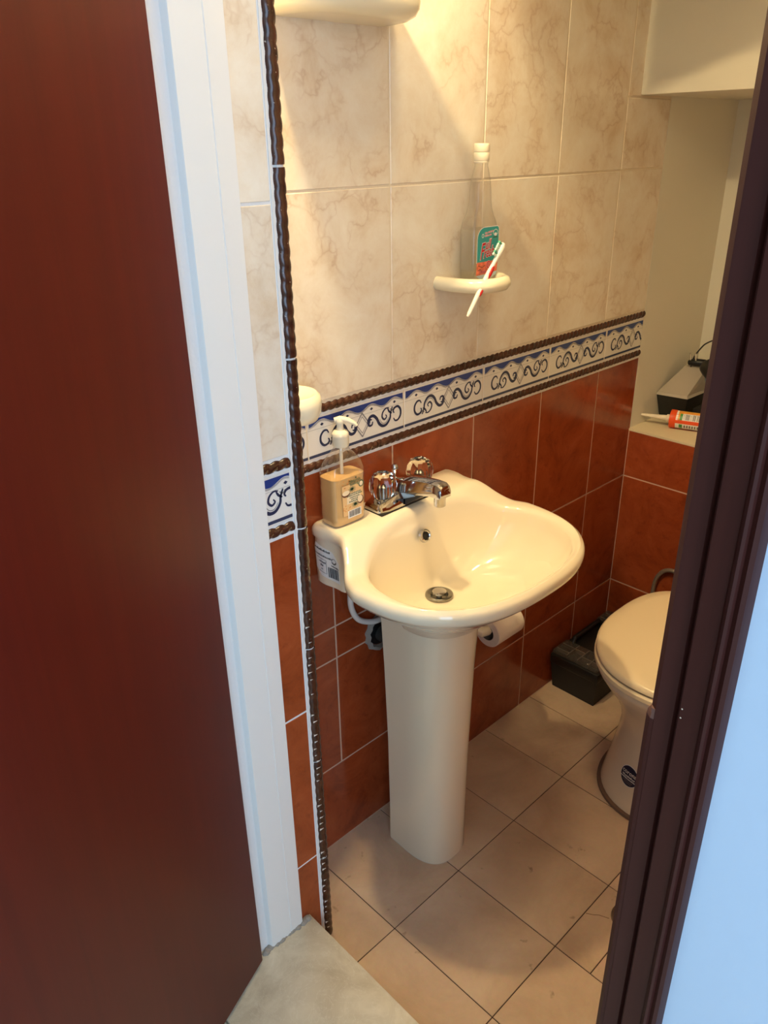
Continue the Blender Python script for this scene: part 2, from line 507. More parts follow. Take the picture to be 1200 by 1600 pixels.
floor = B().box(-0.2, 1.32, -1.36, 0.03, -0.06, -0.0016).build('floor', M['grout_floor'])
tag(floor, 'beige rectangular ceramic tile floor of the bathroom with dark joints', 'floor', kind='structure')
def ftile(x0, x1, y0, y1):
    c, s_ = math.cos(FROT), math.sin(FROT)
    a, b = x0 - FX0 + 0.001, y0 - FY0 + 0.001
    tile('floor_tile', M['ftile'], x1 - x0 - 0.002, y1 - y0 - 0.002, (FX0 + c * a - s_ * b, FY0 + s_ * a + c * b, -0.006), (0, 0, FROT), floor, 0.006, 0.0006)
xs = [FX0 + TX * k for k in range(-1, 6)] + [1.3]
ys = [FY0 + TY * k for k in (1, 0, -1, -2, -3)] + [-1.30]
for i in range(len(xs) - 1):
    for j in range(len(ys) - 1):
        y1, y0 = ys[j], ys[j + 1]
        if i >= 2 and j == 2:            # short cut row in front of the toilet
            ftile(xs[i], xs[i + 1], -0.600, y1); ftile(xs[i], xs[i + 1], y0, -0.600)
        else:
            ftile(xs[i], xs[i + 1], y0, y1)
crk = B(); fr = (Vector((0, 0, 0)), Vector((1, 0, 0)), Vector((0, 1, 0)), Vector((0, 0, 1)))
crk.ribbon([(0.412, -0.519), (0.420, -0.532), (0.428, -0.541), (0.436, -0.560)], 0.0014, 0.0003, fr)
crk.build('hairline_crack', M['crack'], floor)

# wall behind the sink
wl = B()
wl.box(-0.02, XB, -0.0050, 0.12, -0.02, 0.95).mat(1).box(-0.02, XB, -0.0050, 0.12, 0.95, 2.34)
wl.mat(2).box(XB, 1.80, -0.006, 0.12, -0.02, 2.34)
wl = wl.build('wall_left', [M['grout_brick'], M['grout_light'], M['white_wall']])
tag(wl, 'wall behind the sink, cream marble tile above a patterned border and rust tile below', 'wall', kind='structure')
g = [0.0] + [0.3556 + 0.25 * k for k in (-1, 0, 1, 2, 3)] + [XB]
def wtile(mat, x0, x1, z0, z1, y=0.0, parent=wl, name='wall_tile'):
    return tile(name, mat, x1 - x0 - G, z1 - z0 - G, (x0 + G / 2, y, z0 + G / 2), ROT_LEFT, parent)
for i in range(len(g) - 1):
    for z0, z1 in ((1.0665, 1.4144), (1.4144, 1.7644), (1.7644, 2.114), (2.114, 2.33)):
        if z0 > 1.5 and g[i] > 1.16: continue
        if z0 == 1.4144 and i == 5:
            wtile(M['marble'], g[i], g[i + 1], z0, 1.566); wtile(M['marble'], g[i], 1.165, 1.566, z1); continue
        wtile(M['marble'], g[i], g[i + 1] if z0 < 1.5 else min(g[i + 1], 1.165), z0, z1)
    if i >= 2:
        for z0, z1 in ((0.0, 0.2401), (0.2401, 0.5895), (0.5895, 0.9385)):
            wtile(M['brick'], g[i], g[i + 1], z0, z1)
# the patched tiles left of the pedestal
for x0, x1 in ((0.0, 0.187), (0.187, 0.3556)):
    wtile(M['brick'], x0, x1, 0.5885, 0.9385); wtile(M['brick'], x0, x1, 0.510, 0.5885); wtile(M['brick'], x0, x1, 0.2285, 0.510)
wtile(M['brick'], 0.0, 0.3556, 0.0, 0.2285)

# painted motif of the border tiles
L_, H_ = 0.2445, 0.081
def motif(b, frame, s0=0.0, s1=L_):
    """mats: 0 navy, 1 ink, 2 grey, 3 stripe"""
    cm = 0.01
    def clip(pts): return [(min(max(a, s0), s1), t) for a, t in pts]
    n = 4 * 16
    wave = [(L_ * i / n, 0.0665 + 0.0052 * math.cos(2 * math.pi * (4 * i / n - 0.56))) for i in range(n + 1)]
    b.mat(0)
    for i in range(n):
        (a0, t0), (a1, t1) = wave[i], wave[i + 1]
        if a0 < s0 or a1 > s1: continue
        top = 0.0768
        if t0 < top - 0.004 or t1 < top - 0.004:
            b.poly([(a0, min(t0 + 0.0015, top)), (a1, min(t1 + 0.0015, top)), (a1, top), (a0, top)], 0.0003, frame)
    def rib(pts, w, mat, nn=7):
        cp = [(p.x, p.y) for p in catmull([(a * cm, t * cm, 0) for a, t in pts], nn)]
        K = len(cp)
        ws = [max(0.0006, 1.35 * w * math.sin(math.pi * (0.12 + 0.76 * i / (K - 1))) ** 0.8) for i in range(K)]
        run = []; rw = []
        b.mat(mat)
        for p_, w_ in list(zip(cp, ws)) + [((9, 9), 0)]:
            if s0 <= p_[0] <= s1: run.append(p_); rw.append(w_)
            else:
                if len(run) > 1: b.ribbon(run, rw, 0.0004, frame)
                run = []; rw = []
    rib([(p[0] / cm, p[1] / cm) for p in wave[::4]], 0.0012, 2)
    rib([(p[0] / cm, p[1] / cm - 0.17) for p in wave[::4]], 0.0006, 2)
    for k in range(4):
        c = L_ * (k + 0.56) / 4
        if s0 < c - 0.004 and c + 0.004 < s1:
            b.mat(1); b.poly([(c - 0.0042, 0.0632), (c, 0.0602), (c + 0.0042, 0.0632), (c, 0.0662)], 0.0003, frame)
    b.mat(2); b.ribbon([(max(0.001, s0), 0.0565), (min(L_ - 0.001, s1), 0.0565)], 0.0005, 0.0003, frame)
    b.mat(3); b.ribbon([(max(0.0015, s0), 0.0062), (min(L_ - 0.0015, s1), 0.0062)], 0.0055, 0.0003, frame)
    def half(f):
        T = lambda pts: [f(a, t) for a, t in pts]
        rib(T([(4.9, 4.3), (4.5, 4.9), (3.7, 4.9), (3.0, 4.1), (3.0, 3.0), (3.7, 2.2), (4.6, 2.3), (5.0, 2.9), (4.7, 3.3)]), 0.0036, 1)
        rib(T([(5.2, 1.9), (5.7, 3.0), (5.9, 4.1), (6.8, 5.1), (7.9, 5.2), (8.8, 4.5), (9.4, 3.4), (10.3, 2.6), (11.2, 2.7), (11.7, 3.5), (11.4, 4.3), (10.7, 4.3), (10.5, 3.7)]), 0.0046, 1)
        rib(T([(6.1, 2.0), (7.0, 1.9), (7.8, 2.5), (8.0, 3.4), (7.4, 4.0), (6.8, 3.6), (7.1, 3.1)]), 0.0030, 1)
        rib(T([(5.4, 3.2), (6.1, 2.7), (6.5, 2.0)]), 0.0030, 1)
        rib(T([(6.2, 3.8), (7.0, 4.7), (8.0, 4.6), (8.7, 3.6)]), 0.0012, 2)
        rib(T([(5.9, 2.2), (5.2, 2.6), (4.8, 2.1)]), 0.002, 2)
        rib(T([(10.7, 3.3), (11.2, 3.2), (11.3, 3.9)]), 0.0026, 1)
    half(lambda a, t: (a, t))
    half(lambda a, t: (26.4 - a, 7.4 - t))
    for k, w in ((1.0, 0.0026), (0.70, 0.0014)):
        b.mat(2)
        d = [(13.2 - 1.75 * k, 3.7), (13.2, 3.7 - 2.35 * k), (13.2 + 1.75 * k, 3.7), (13.2, 3.7 + 2.35 * k), (13.2 - 1.75 * k, 3.7)]
        for i in range(4):
            p, q = (d[i][0] * cm, d[i][1] * cm), (d[i + 1][0] * cm, d[i + 1][1] * cm)
            if s0 <= min(p[0], q[0]) and max(p[0], q[0]) <= s1: b.ribbon([p, q], w, 0.0003, frame)
    b.mat(2)
    if s0 <= 0.001 and s1 > 0.03: b.ribbon([(0.002, 0.053), (0.014, 0.033), (0.004, 0.012)], 0.0006, 0.0003, frame)
    return b
MOT = [M['navy'], M['ink'], M['inkgrey'], M['stripe']]
LZ0 = 0.9625
motif_data = None
for k in range(-1, 5):
    x0 = 0.1435 + 0.2445 * k
    a, b_ = max(x0, 0.0), min(x0 + 0.2445, XB)
    if b_ - a < 0.01: continue
    t = tile('border_tile', M['tile_white'], b_ - a - 0.0024, H_, (a + 0.0012, 0.0, LZ0), ROT_LEFT, wl)
    frame = (Vector((0, 0, 0)), Vector((1, 0, 0)), Vector((0, 1, 0)), Vector((0, 0, 1)))
    s0, s1 = a - x0, b_ - x0
    if s0 < 1e-6 and s1 > L_ - 1e-4 and motif_data:
        mo = bpy.data.objects.new('painted_motif', motif_data); COL.objects.link(mo); mo.parent = t
    else:
        mb = B(Matrix.Translation((-s0 - 0.0012, 0, 0.006))); motif(mb, frame, s0 + 0.0015, s1 - 0.0015)
        mo = mb.build('painted_motif', MOT, fix=False); mo.parent = t
        if s0 < 1e-6 and s1 > L_ - 1e-4: motif_data = mo.data
# rope mouldings above and below the border
def rope_row(z, first, pitch_len, rad, parent, x_min, x_max, y):
    data = {}
    x = first
    while x < x_max - 1e-3:
        a, b_ = max(x, x_min), min(x + pitch_len, x_max)
        L = round(b_ - a - 0.002, 4)
        if L > 0.008:
            if L not in data:
                o = rope_mesh(L, rad, 0.0158).build('rope_trim', M['rope'], smooth=60); data[L] = o.data
            else:
                o = bpy.data.objects.new('rope_trim', data[L]); COL.objects.link(o)
            o.parent = parent
            o.location = (a + 0.001, y, z); o.rotation_euler = (HP, 0, 0)
        x += pitch_len
rope_row(1.0550, 0.319 - 0.2405 * 2, 0.2405, 0.0098, wl, 0.0, XB, -0.001)
rope_row(0.9505, 0.311 - 0.2425 * 2, 0.2425, 0.0098, wl, 0.0, XB, -0.001)
B().box(0.0, XB, -0.0052, 0.002, 0.9365, 0.9425).box(0.0, XB, -0.0052, 0.002, 0.9585, 0.963).box(0.0, XB, -0.0052, 0.002, 1.0430, 1.0470).build('white_joint', M['grout_white'], wl)

# low wall at the back, its ledge and the recess above it
wb = B().box(XB - 0.005, 1.80, -1.36, -0.006, -0.02, 0.728)
wb.mat(1).box(XB - 0.006, 1.68, -1.36, -0.006, 0.728, 0.734).mat(2).box(1.672, 1.80, -1.36, -0.006, 0.734, 1.60)
wb = wb.build('wall_back', [M['grout_brick'], M['ledge'], M['white_wall']])
tag(wb, 'low rust tiled wall behind the toilet with a beige ledge and white recess above', 'wall', kind='structure')
for k in range(5):
    y0, y1 = -0.006 - 0.25 * k, -0.006 - 0.25 * (k + 1)
    for z0, z1 in ((0.0, 0.2401), (0.2401, 0.5895), (0.5895, 0.7285)):
        tile('wall_tile', M['brick'], 0.25 - G, z1 - z0 - G, (XB, y0 - G / 2, z0 + G / 2), ROT_BACK, wb)
bulk = B().rbox(1.160, 1.80, -1.36, -0.004, 1.570, 2.34, 0.004).build('wall_upper', M['white_wall'], smooth=30)
tag(bulk, 'white plastered bulkhead overhanging the recess in the back corner', 'wall', kind='structure')

bz = lambda y: 1.757 - 0.32 * y  # unseen beam, added to keep lamp light off the upper bulkhead
bm_ = B().loft([[(x, -0.075, bz(-0.075)), (x, -1.30, bz(-1.30)), (x, -1.30, 2.342), (x, -0.075, 2.342)] for x in (0.62, 0.72)])
tag(bm_.build('shade_beam', M['white_wall']), 'unseen white sloping beam added to shade the bulkhead', 'beam', kind='structure')

# wall with the doorway
wf = B().box(-0.185, 0.0, JY + 0.001, 0.9, -0.02, 2.34)
wf.box(-0.185, 0.0, -2.3, -0.905, -0.02, 2.34).box(-0.185, 0.0, -0.905, JY + 0.006, 2.14, 2.34)
wf.mat(1).box(-0.189, -0.184, -2.3, -0.880, 0.0, 2.34).box(-0.189, -0.184, -0.880, 0.9, 2.22, 2.34).box(-0.189, -0.184, -0.12, 0.9, 0.0, 2.22)
wf.mat(2).box(-0.02, 0.005, -1.30, -0.905, -0.02, 0.95)
wf = wf.build('wall_front', [M['grout_white'], M['hall_wall'], M['brick']])
tag(wf, 'pale blue painted wall around the doorway with a tiled inner edge', 'wall', kind='structure')
JX0, JX1 = -0.073, -0.0205
for z0, z1 in ((1.0665, 1.4144), (1.4144, 1.7644), (1.7644, 2.114)):
    wtile(M['marble'], JX0, JX1, z0, z1, JY + 0.006, wf)
for z0, z1 in ((0.02, 0.2401), (0.2401, 0.5895), (0.5895, 0.9385)):
    wtile(M['brick'], JX0, JX1, z0, z1, JY + 0.006, wf)
t = tile('border_tile', M['tile_white'], JX1 - JX0 - 0.003, H_, (JX0 + 0.0015, JY + 0.006, LZ0), ROT_LEFT, wf)
S0 = 0.178
mb = B(Matrix.Translation((-S0, 0, 0.006)))
motif(mb, frame, S0 + 0.001, S0 + JX1 - JX0 - 0.004)
mo = mb.build('painted_motif', MOT, fix=False); mo.parent = t
for z in (1.0550, 0.9505):
    o = rope_mesh(JX1 - JX0 - 0.004, 0.0100, 0.0172).build('rope_trim', M['rope'], smooth=60)
    o.parent = wf; o.location = (JX0 + 0.002, JY + 0.005, z); o.rotation_euler = (HP, 0, 0)
# twisted corner moulding, one piece above the other
zc = [0.0, 0.225, 0.470, 0.716, 0.942, 1.2085, 1.4575, 1.705, 1.95, 2.13]
rdata = {}
for z0, z1 in zip(zc[:-1], zc[1:]):
    L = round(z1 - z0 - 0.003, 4)
    o = rope_mesh(L, 0.0116, 0.0195, 2 * math.pi, 14, True, 0.15).build('rope_trim', M['rope'], smooth=60)
    o.parent = wf; o.location = (-0.0065, JY + 0.0045, z0 + 0.0015); o.rotation_euler = (0, -HP, 0)
wfj = B().box(-0.0205, -0.0125, JY - 0.0008, JY + 0.01, 0.0, 2.13)
for z in zc[1:-1]: wfj.lathe([(0.0095, z - 0.0018), (0.0095, z + 0.0018)], (-0.0065, JY + 0.0045, 0), 12)
wfj.build('white_joint', M['grout_white'], wf)
specks = B()                                  # white grout left in the twists of the lower corner moulding
for i in range(52):
    z = 0.03 + i * 0.0195 * 0.78
    if z > 0.80: break
    if random.random() < 0.12: continue
    w = random.uniform(0.003, 0.007)
    a = math.radians(random.uniform(238, 262))
    cx_, cy_ = -0.0065 + 0.0112 * math.cos(a), JY + 0.0045 + 0.0112 * math.sin(a)
    h = random.uniform(0.0016, 0.0032)
    specks.add([(cx_ - w, cy_, z), (cx_ + w * 0.6, cy_ - 0.0006, z + h * 0.4), (cx_ - w, cy_ - 0.0002, z + h), (cx_ - w * 0.4, cy_ + 0.004, z + h / 2)],
               [(0, 1, 2), (0, 3, 1), (1, 3, 2), (0, 2, 3)])
sp = specks.build('grout_specks', M['grout_white'], wf); sp['kind'] = 'stuff'

wr = B().box(-0.185, 1.80, -1.42, -1.30, 0.95, 2.34).mat(1).box(-0.185, 1.80, -1.42, -1.30, -0.02, 0.95).build('wall_right', [M['marble'], M['brick']])
tag(wr, 'cream and rust tiled wall of the bathroom opposite the sink', 'wall', kind='structure')
ce = B().box(-0.185, 1.80, -1.42, 0.12, 2.34, 2.44).build('ceiling', M['ceil'])
tag(ce, 'white bathroom ceiling above the sink', 'ceiling', kind='structure')

# hall outside the doorway
fh = B().box(-2.7, -0.288, -2.3, 0.9, 0.02, 0.097).build('floor_hall', M['stone'])
tag(fh, 'pale stone floor of the hall outside the bathroom', 'floor', kind='structure')
hw = B().box(-2.7, -0.189, 0.9, 1.0, 0.0, 2.5).box(-2.7, -2.62, -2.3, 0.9, 0, 2.5)
hw.box(-2.7, -2.06, -2.4, -2.3, 0, 2.5).box(-0.54, -0.189, -2.4, -2.3, 0, 2.5).box(-2.06, -0.54, -2.4, -2.3, 0, 0.58).box(-2.06, -0.54, -2.4, -2.3, 2.32, 2.5)
hw = hw.build('wall_hall', M['white_wall'])
tag(hw, 'white hall walls around the hall window', 'wall', kind='structure')
hc = B().box(-2.7, -0.185, -2.4, 1.0, 2.5, 2.6).box(-0.189, -0.185, -2.4, 1.0, 2.34, 2.5).build('ceiling_hall', M['ceil'])
tag(hc, 'white ceiling of the hall', 'ceiling', kind='structure')

# stone threshold
th = B().rbox(-0.286, -0.050, -0.905, JY + 0.012, 0.02, 0.100, 0.002)
th = th.build('trim_1', M['stone'], smooth=30)
tag(th, 'pale veined stone threshold step in the doorway', 'threshold', kind='structure')
# rough mortar where the jamb meets the threshold
mo = B()
for i in range(26):
    t_ = i / 25
    x = -0.165 + 0.105 * t_; y = JY - 0.004 + random.uniform(-0.004, 0.003)
    r = random.uniform(0.003, 0.007)
    mo.lathe([(r * 1.2, 0.0995), (r, 0.0995 + r * 0.6), (r * 0.4, 0.0995 + r)], (x, y, 0), 7)
mo.build('mortar_crumbs', M['mortar'], th)['kind'] = 'stuff'

# white painted door frame on the hinge side
zf0, zf1 = 0.101, 2.14
prof = [(-0.186, -0.120), (-0.186, -0.1585), (-0.1640, -0.1585), (-0.1625, -0.1540), (-0.1580, -0.1540), (-0.1475, -0.1785), (-0.1460, -0.1800), (-0.1030, -0.1800), (-0.1020, -0.1785),
        (-0.1010, -0.1800), (-0.0735, -0.1785), (-0.0725, -0.1770), (-0.0725, -0.150), (-0.100, -0.120)]
fw = B().loft([[(x, y, z) for x, y in prof] for z in (zf0, zf1)])
fw = fw.build('trim_2', M['white_paint'], smooth=25)
tag(fw, 'white painted wooden door frame with a rebate beside the open red door', 'door frame', kind='structure')
for z in (0.309, 1.75):
    hg = B().rbox(-0.1565, -0.150, -0.1605, -0.157, z - 0.014, z + 0.012, 0.0012); hg.build('hinge_leaf', M['steel'], fw)

# dark frame on the latch side
def vloft(prof, z0, z1): return B().loft([[(x, y, z) for x, y in prof] for z in (z0, z1)])
dk = empty('trim_3', (-0.15, -0.87, 0.1), 'dark brown wooden door frame beside the pale blue wall', 'door frame', kind='structure')
lo = [(-0.196, -0.8660), (-0.1975, -0.8500), (-0.193, -0.8445), (-0.020, -0.8445), (-0.020, -0.905), (-0.17, -0.905), (-0.18, -0.8760)]
hi = [(-0.196, -0.8660), (-0.1975, -0.8530), (-0.193, -0.8478), (-0.020, -0.8478), (-0.020, -0.905), (-0.17, -0.905), (-0.18, -0.8760)]
vloft(hi, 0.1, 2.14).build('jamb_board', M['frame_dark'], dk, smooth=25)
lip = [(-0.1972, -0.8535), (-0.1972, -0.8495), (-0.193, -0.8445), (-0.03, -0.8445), (-0.03, -0.8535)]
vloft(lip, 0.1, 1.083).build('edge_lip', M['frame_dark'], dk, smooth=25)
B().loft([[(x, y, 1.083) for x, y in lip], [(x, y - (0.0006 if y > -0.85 else 0), 1.0875) for x, y in lip], [(x, min(y, -0.8476), 1.0925) for x, y in lip]]).build('chipped_edge', plain('worn_wood_edge', (108, 72, 62), 0.7), dk)
cas = [(-0.186, -0.8700), (-0.199, -0.8705), (-0.2015, -0.8725), (-0.2015, -0.8885), (-0.2035, -0.8900), (-0.2050, -0.8925), (-0.2040, -0.8945), (-0.2015, -0.8955), (-0.2035, -0.8990), (-0.2020, -0.9020), (-0.198, -0.9030), (-0.1865, -0.9030)]
vloft(cas, 0.1, 2.2).build('casing', M['frame_dark'], dk, smooth=25)
B().box(-0.192, -0.17, -0.8715, -0.864, 0.1, 2.14).build('groove_shade', M['gap_shade'], dk)  # dark strip with the shade of the gap put into its colour
B().rbox(-0.205, -0.02, -0.905, JY + 0.02, 2.141, 2.2, 0.003).build('head_board', M['frame_dark'], dk)
for z in (1.100, 1.108):
    B().lathe([(0.0005, 0), (0.0007, 0.0002), (0.0002, 0.0004)], (-0.2018, -0.8740, z), 8, 'x').build('paint_nick', M['grout_light'], dk)

# open door
dd = Vector((-0.922, -0.387, 0)).normalized(); dn = Vector((0.387, -0.922, 0)).normalized()
dm = Matrix(((dd.x, dn.x, 0, -0.1775), (dd.y, dn.y, 0, -0.1920), (0, 0, 1, 0), (0, 0, 0, 1)))
door = B(dm).rbox(0.0, 0.655, -0.036, 0.0, 0.109, 2.12, 0.0025).build('door_1', M['door'], smooth=30)
tag(door, 'smooth dark red varnished wooden door standing open', 'door', kind='structure')
b = B(dm); b.lathe([(0.026, 0.0), (0.026, 0.006), (0.012, 0.008), (0.012, 0.035), (0.024, 0.045), (0.027, 0.058), (0.020, 0.068)], (0.595, 0, 1.05), 20, 'y').build('door_knob', M['steel'], door, smooth=40)

# ------------------------------------------------------------------ wall lamp, and a ceiling lamp added as fill (both above the picture)
lp = empty('wall_lamp', (0.0, LAMP.y, LAMP.z), 'small wall lamp above the doorway jamb, tilted dish shade added to shape its light', 'lamp')
b = B().tube([(0.001, LAMP.y, LAMP.z + 0.11), (0.02, LAMP.y, LAMP.z + 0.115), (LAMP.x, LAMP.y, LAMP.z + 0.075)], 0.008, 10)
b.lathe([(0.024, 0.0), (0.024, 0.010)], (0, LAMP.y, LAMP.z + 0.11), 20, 'x'); b.build('bracket', M['metal_white'], lp, smooth=40)
B().lathe([(0.004, -0.026), (0.018, -0.019), (0.026, 0.0), (0.018, 0.019), (0.010, 0.04)], tuple(LAMP), 20).build('bulb', M['bulb'], lp, smooth=60)
nrm = Vector((-0.33, -0.29, -0.90)).normalized()  # unseen dish shade, added and tilted to cut the light across the bulkhead
q = Vector((0, 0, -1)).rotation_difference(nrm).to_matrix().to_4x4()
b = B(Matrix.Translation(LAMP) @ q)
b.lathe([(0.060, 0.002), (0.055, 0.026), (0.04, 0.046), (0.012, 0.060), (0.012, 0.064), (0.042, 0.050), (0.058, 0.028), (0.063, 0.002)], (0, 0, 0), 32, 'z', False, False)
b.build('cutoff_shade', M['metal_white'], lp, smooth=60)
cl = empty('ceiling_fill', (0.24, -0.42, 2.34), 'unseen round ceiling lamp added as warm fill light', 'lamp')  # unseen lamp, added for soft warm fill
B().lathe([(0.12, 2.335), (0.115, 2.318), (0.09, 2.30), (0.04, 2.292)], (0.24, -0.42, 0), 28).build('diffuser', M['fill_lamp'], cl, smooth=60)
B().lathe([(0.13, 2.34), (0.13, 2.332), (0.122, 2.330)], (0.24, -0.42, 0), 28).build('rim', M['metal_white'], cl)

# ------------------------------------------------------------------ pedestal sink
CX = 0.325
sink = empty('pedestal_sink', (CX, -0.15, 0.0), 'ivory ceramic pedestal sink with a shell shaped basin', 'sink')
half = [(0.0, 0.0), (0.184, 0.0), (0.190, -0.005), (0.192, -0.03), (0.187, -0.058), (0.190, -0.088), (0.210, -0.122), (0.236, -0.155)]
half = [half[0]] + [(p.x, p.y) for p in catmull([(a, c, 0) for a, c in half[1:]] + [(0.250, -0.19, 0)], 6)]
for i in range(1, 41):
    t = (math.pi / 2) * i / 40
    a, c = sup(0.25, 0.225, 2.5, t); half.append((a, -0.19 - c))
poly_ = half + [(-a, c) for a, c in half[-2:0:-1]]
DX, DY = 0.002, -0.163
def ray_r(th):
    dx, dy = math.cos(th), math.sin(th); best = 0
    for i in range(len(poly_)):
        (x0, y0), (x1, y1) = poly_[i], poly_[(i + 1) % len(poly_)]
        ax, ay, bx, by = x0 - DX, y0 - DY, x1 - x0, y1 - y0
        den = dx * by - dy * bx
        if abs(den) < 1e-12: continue
        tt = (ax * by - ay * bx) / den; uu = (ax * dy - ay * dx) / den
        if tt > 0 and -1e-6 <= uu <= 1 + 1e-6: best = max(best, tt)
    return best
def inner_r(th):
    dx, dy = math.cos(th), math.sin(th)
    lo_, hi_ = 0.0, 0.4
    for _ in range(40):
        m_ = (lo_ + hi_) / 2; x = DX + dx * m_; y = DY + dy * m_ + 0.2475
        if abs(x / 0.212) ** 2.4 + abs(y / 0.143) ** 2.4 < 1: lo_ = m_
        else: hi_ = m_
    return lo_
def zt(y): return 0.802 + 0.043 * smooth01(-0.165, -0.085, y)
NT = 200; ZB = 0.668
rings = []
ths = [2 * math.pi * i / NT for i in range(NT)]
RO = [ray_r(t) for t in ths]; RI = [min(inner_r(t), r - 0.024) for t, r in zip(ths, RO)]
def ringf(fn):
    out = []
    for t, ro, ri in zip(ths, RO, RI):
        yo = DY + math.sin(t) * ro
        r, z = fn(t, ro, ri, yo)
        out.append((CX + DX + math.cos(t) * r, DY + math.sin(t) * r - 0.008 * smooth01(-0.2, 0, DY + math.sin(t) * r), z))
    return out
def yat(t, r): return DY + math.sin(t) * r
for s_ in (0.0, 0.12, 0.25, 0.38, 0.5, 0.62, 0.72, 0.8, 0.87, 0.92, 0.96, 0.985, 1.0):
    gq = 1 - (1 - s_ ** 2.3) ** 0.60
    rings.append(ringf(lambda t, ro, ri, yo, s_=s_, gq=gq: (0.023 + (ri - 0.023) * s_, ZB + (zt(yat(t, ri)) - 0.013 - ZB) * gq)))
for off, dz in ((0.003, -0.006), (0.008, -0.002), (0.014, 0.0)):
    rings.append(ringf(lambda t, ro, ri, yo, off=off, dz=dz: (ri + off, zt(yat(t, ri + off)) + dz)))
for f_ in (0.25, 0.5, 0.75):
    rings.append(ringf(lambda t, ro, ri, yo, f_=f_: ((ri + 0.014) + (ro - 0.010 - ri - 0.014) * f_, zt(yat(t, (ri + 0.014) + (ro - 0.010 - ri - 0.014) * f_)))))
for off, dz in ((-0.009, -0.001), (-0.004, -0.004), (-0.001, -0.009), (0.0, -0.016), (-0.001, -0.024), (-0.006, -0.030)):
    rings.append(ringf(lambda t, ro, ri, yo, off=off, dz=dz: (ro + off, zt(yo) + dz)))
under = [(0.93, -0.042, 0.985, 0.20), (0.84, -0.062, 0.98, 0.45), (0.72, -0.086, 0.975, 0.75), (0.60, -0.108, 0.97, 1.0), (0.50, -0.128, 0.72, 1.06), (0.44, -0.150, 0.5, 1.1)]
for k, (fr_, dz, fd, zd) in enumerate(under):
    def fn(t, ro, ri, yo, fr_=fr_, dz=dz, fd=fd, zd=zd):
        kd = smooth01(-0.135, -0.075, yo)
        rf, zf = max(ro * fr_, 0.08 if fr_ > 0.5 else 0.07), zt(yo) + dz
        rd, zd_ = ro * fd, (zt(yo) - 0.03) + (0.722 - (zt(yo) - 0.03)) * min(zd, 1) - max(0, zd - 1) * 0.1
        if zd > 1.08: return rf + (rd - rf) * kd, 0.648
        return rf + (rd - rf) * kd, zf + (zd_ - zf) * kd
    rings.append(ringf(fn))
basin = B().loft(rings, False, True).build('basin', M['ceramic'], sink, smooth=50)
# pedestal column
def ped(z, w, yb, yf, n=2.6):
    ring = []
    d = 0.5 * (yb - yf)
    K = 30
    for i in range(K + 1):
        t = math.pi * i / K
        a, c = sup(w, (yb - yf) * 0.62, n, t)
        ring.append((CX + a, yb - (yb - yf) * 0.38 - c, z))
    ring.append((CX - w * 0.97, yb, z)); ring.append((CX + w * 0.97, yb, z))
    return ring
prs = [ped(0.0, 0.068, -0.086, -0.2265), ped(0.006, 0.0695, -0.085, -0.2285), ped(0.10, 0.069, -0.085, -0.2275), ped(0.3, 0.072, -0.085, -0.229), ped(0.5, 0.078, -0.083, -0.233),
       ped(0.60, 0.083, -0.082, -0.237), ped(0.656, 0.087, -0.082, -0.241)]
B().loft(prs).build('pedestal', M['ceramic'], sink, smooth=50)
# drain and stopper
dr = B().lathe([(0.0, ZB - 0.006), (0.015, ZB - 0.006), (0.018, ZB + 0.0005), (0.024, ZB + 0.003), (0.0275, ZB + 0.0015), (0.0285, ZB - 0.002)], (CX + DX, DY, 0.0035), 32, 'z', False, False)
dr = dr.build('drain', M['steel'], sink, smooth=40)
B().lathe([(0.0, ZB + 0.009), (0.010, ZB + 0.0088), (0.0142, ZB + 0.007), (0.0145, ZB + 0.004), (0.006, ZB + 0.003), (0.006, ZB - 0.005)], (CX + DX, DY, 0.0035), 28, 'z', False, True).build('stopper', M['chrome'], dr, smooth=40)
# overflow ring on the back of the bowl
on_ = Vector((0, -0.90, 0.42)).normalized()
oq = Matrix.Translation((CX + 0.004, -0.1215, 0.786)) @ Vector((0, 0, 1)).rotation_difference(on_).to_matrix().to_4x4()
ov = B(oq).lathe([(0.0085, -0.004), (0.0085, 0.0022), (0.0100, 0.0034), (0.0130, 0.0026), (0.0138, -0.004)], (0, 0, 0), 28, 'z', False, False).build('overflow_ring', M['chrome'], sink, smooth=40)
B(oq).lathe([(0.0088, 0.0004), (0.0, 0.0004)], (0, 0, 0), 24, 'z', False, False).build('overflow_hole', M['black'], ov)
# makers' sticker following the left flank
from mathutils.bvhtree import BVHTree
_bm = bmesh.new(); _bm.from_mesh(basin.data); bt = BVHTree.FromBMesh(_bm); SO = ORIGIN['pedestal_sink']
def flank(y, z, h):
    hit = bt.ray_cast(Vector((-0.3, y, z)) - SO, Vector((1, 0, 0)), 1.0)
    return (hit[0] + SO + hit[1] * -1e-9 + Vector((-h, 0, 0))) if hit[0] is not None else Vector((0.135, y, z))
fr = (Vector((0, 0, 0)), Vector((1, 0, 0)), Vector((0, 1, 0)), Vector((0, 0, 1)))
st = B().mat(0)
for i in range(14):
    for j in range(14):
        u0, u1 = 0.066 * i / 14, 0.066 * (i + 1) / 14
        def lim(u): return (0.022 - u if u < 0.018 else 0.004 - (u - 0.018) * 0.12), 0.072 - u * 0.20 - max(0, u - 0.05) * 0.9
        q_ = []
        for u, k in ((u0, j), (u1, j), (u1, j + 1), (u0, j + 1)):
            lo_, hi_ = lim(u); q_.append((u, lo_ + (hi_ - lo_) * k / 14, 0.0006))
        st.add(q_, [(0, 1, 2, 3)])
st.mat(1); HH = 0.0011
marks(st, 13, 0.0056, (0.004, 0.061), fr, HH, slope=-0.10)
marks(st, 10, 0.0050, (0.004, 0.049), fr, HH, slope=-0.10)
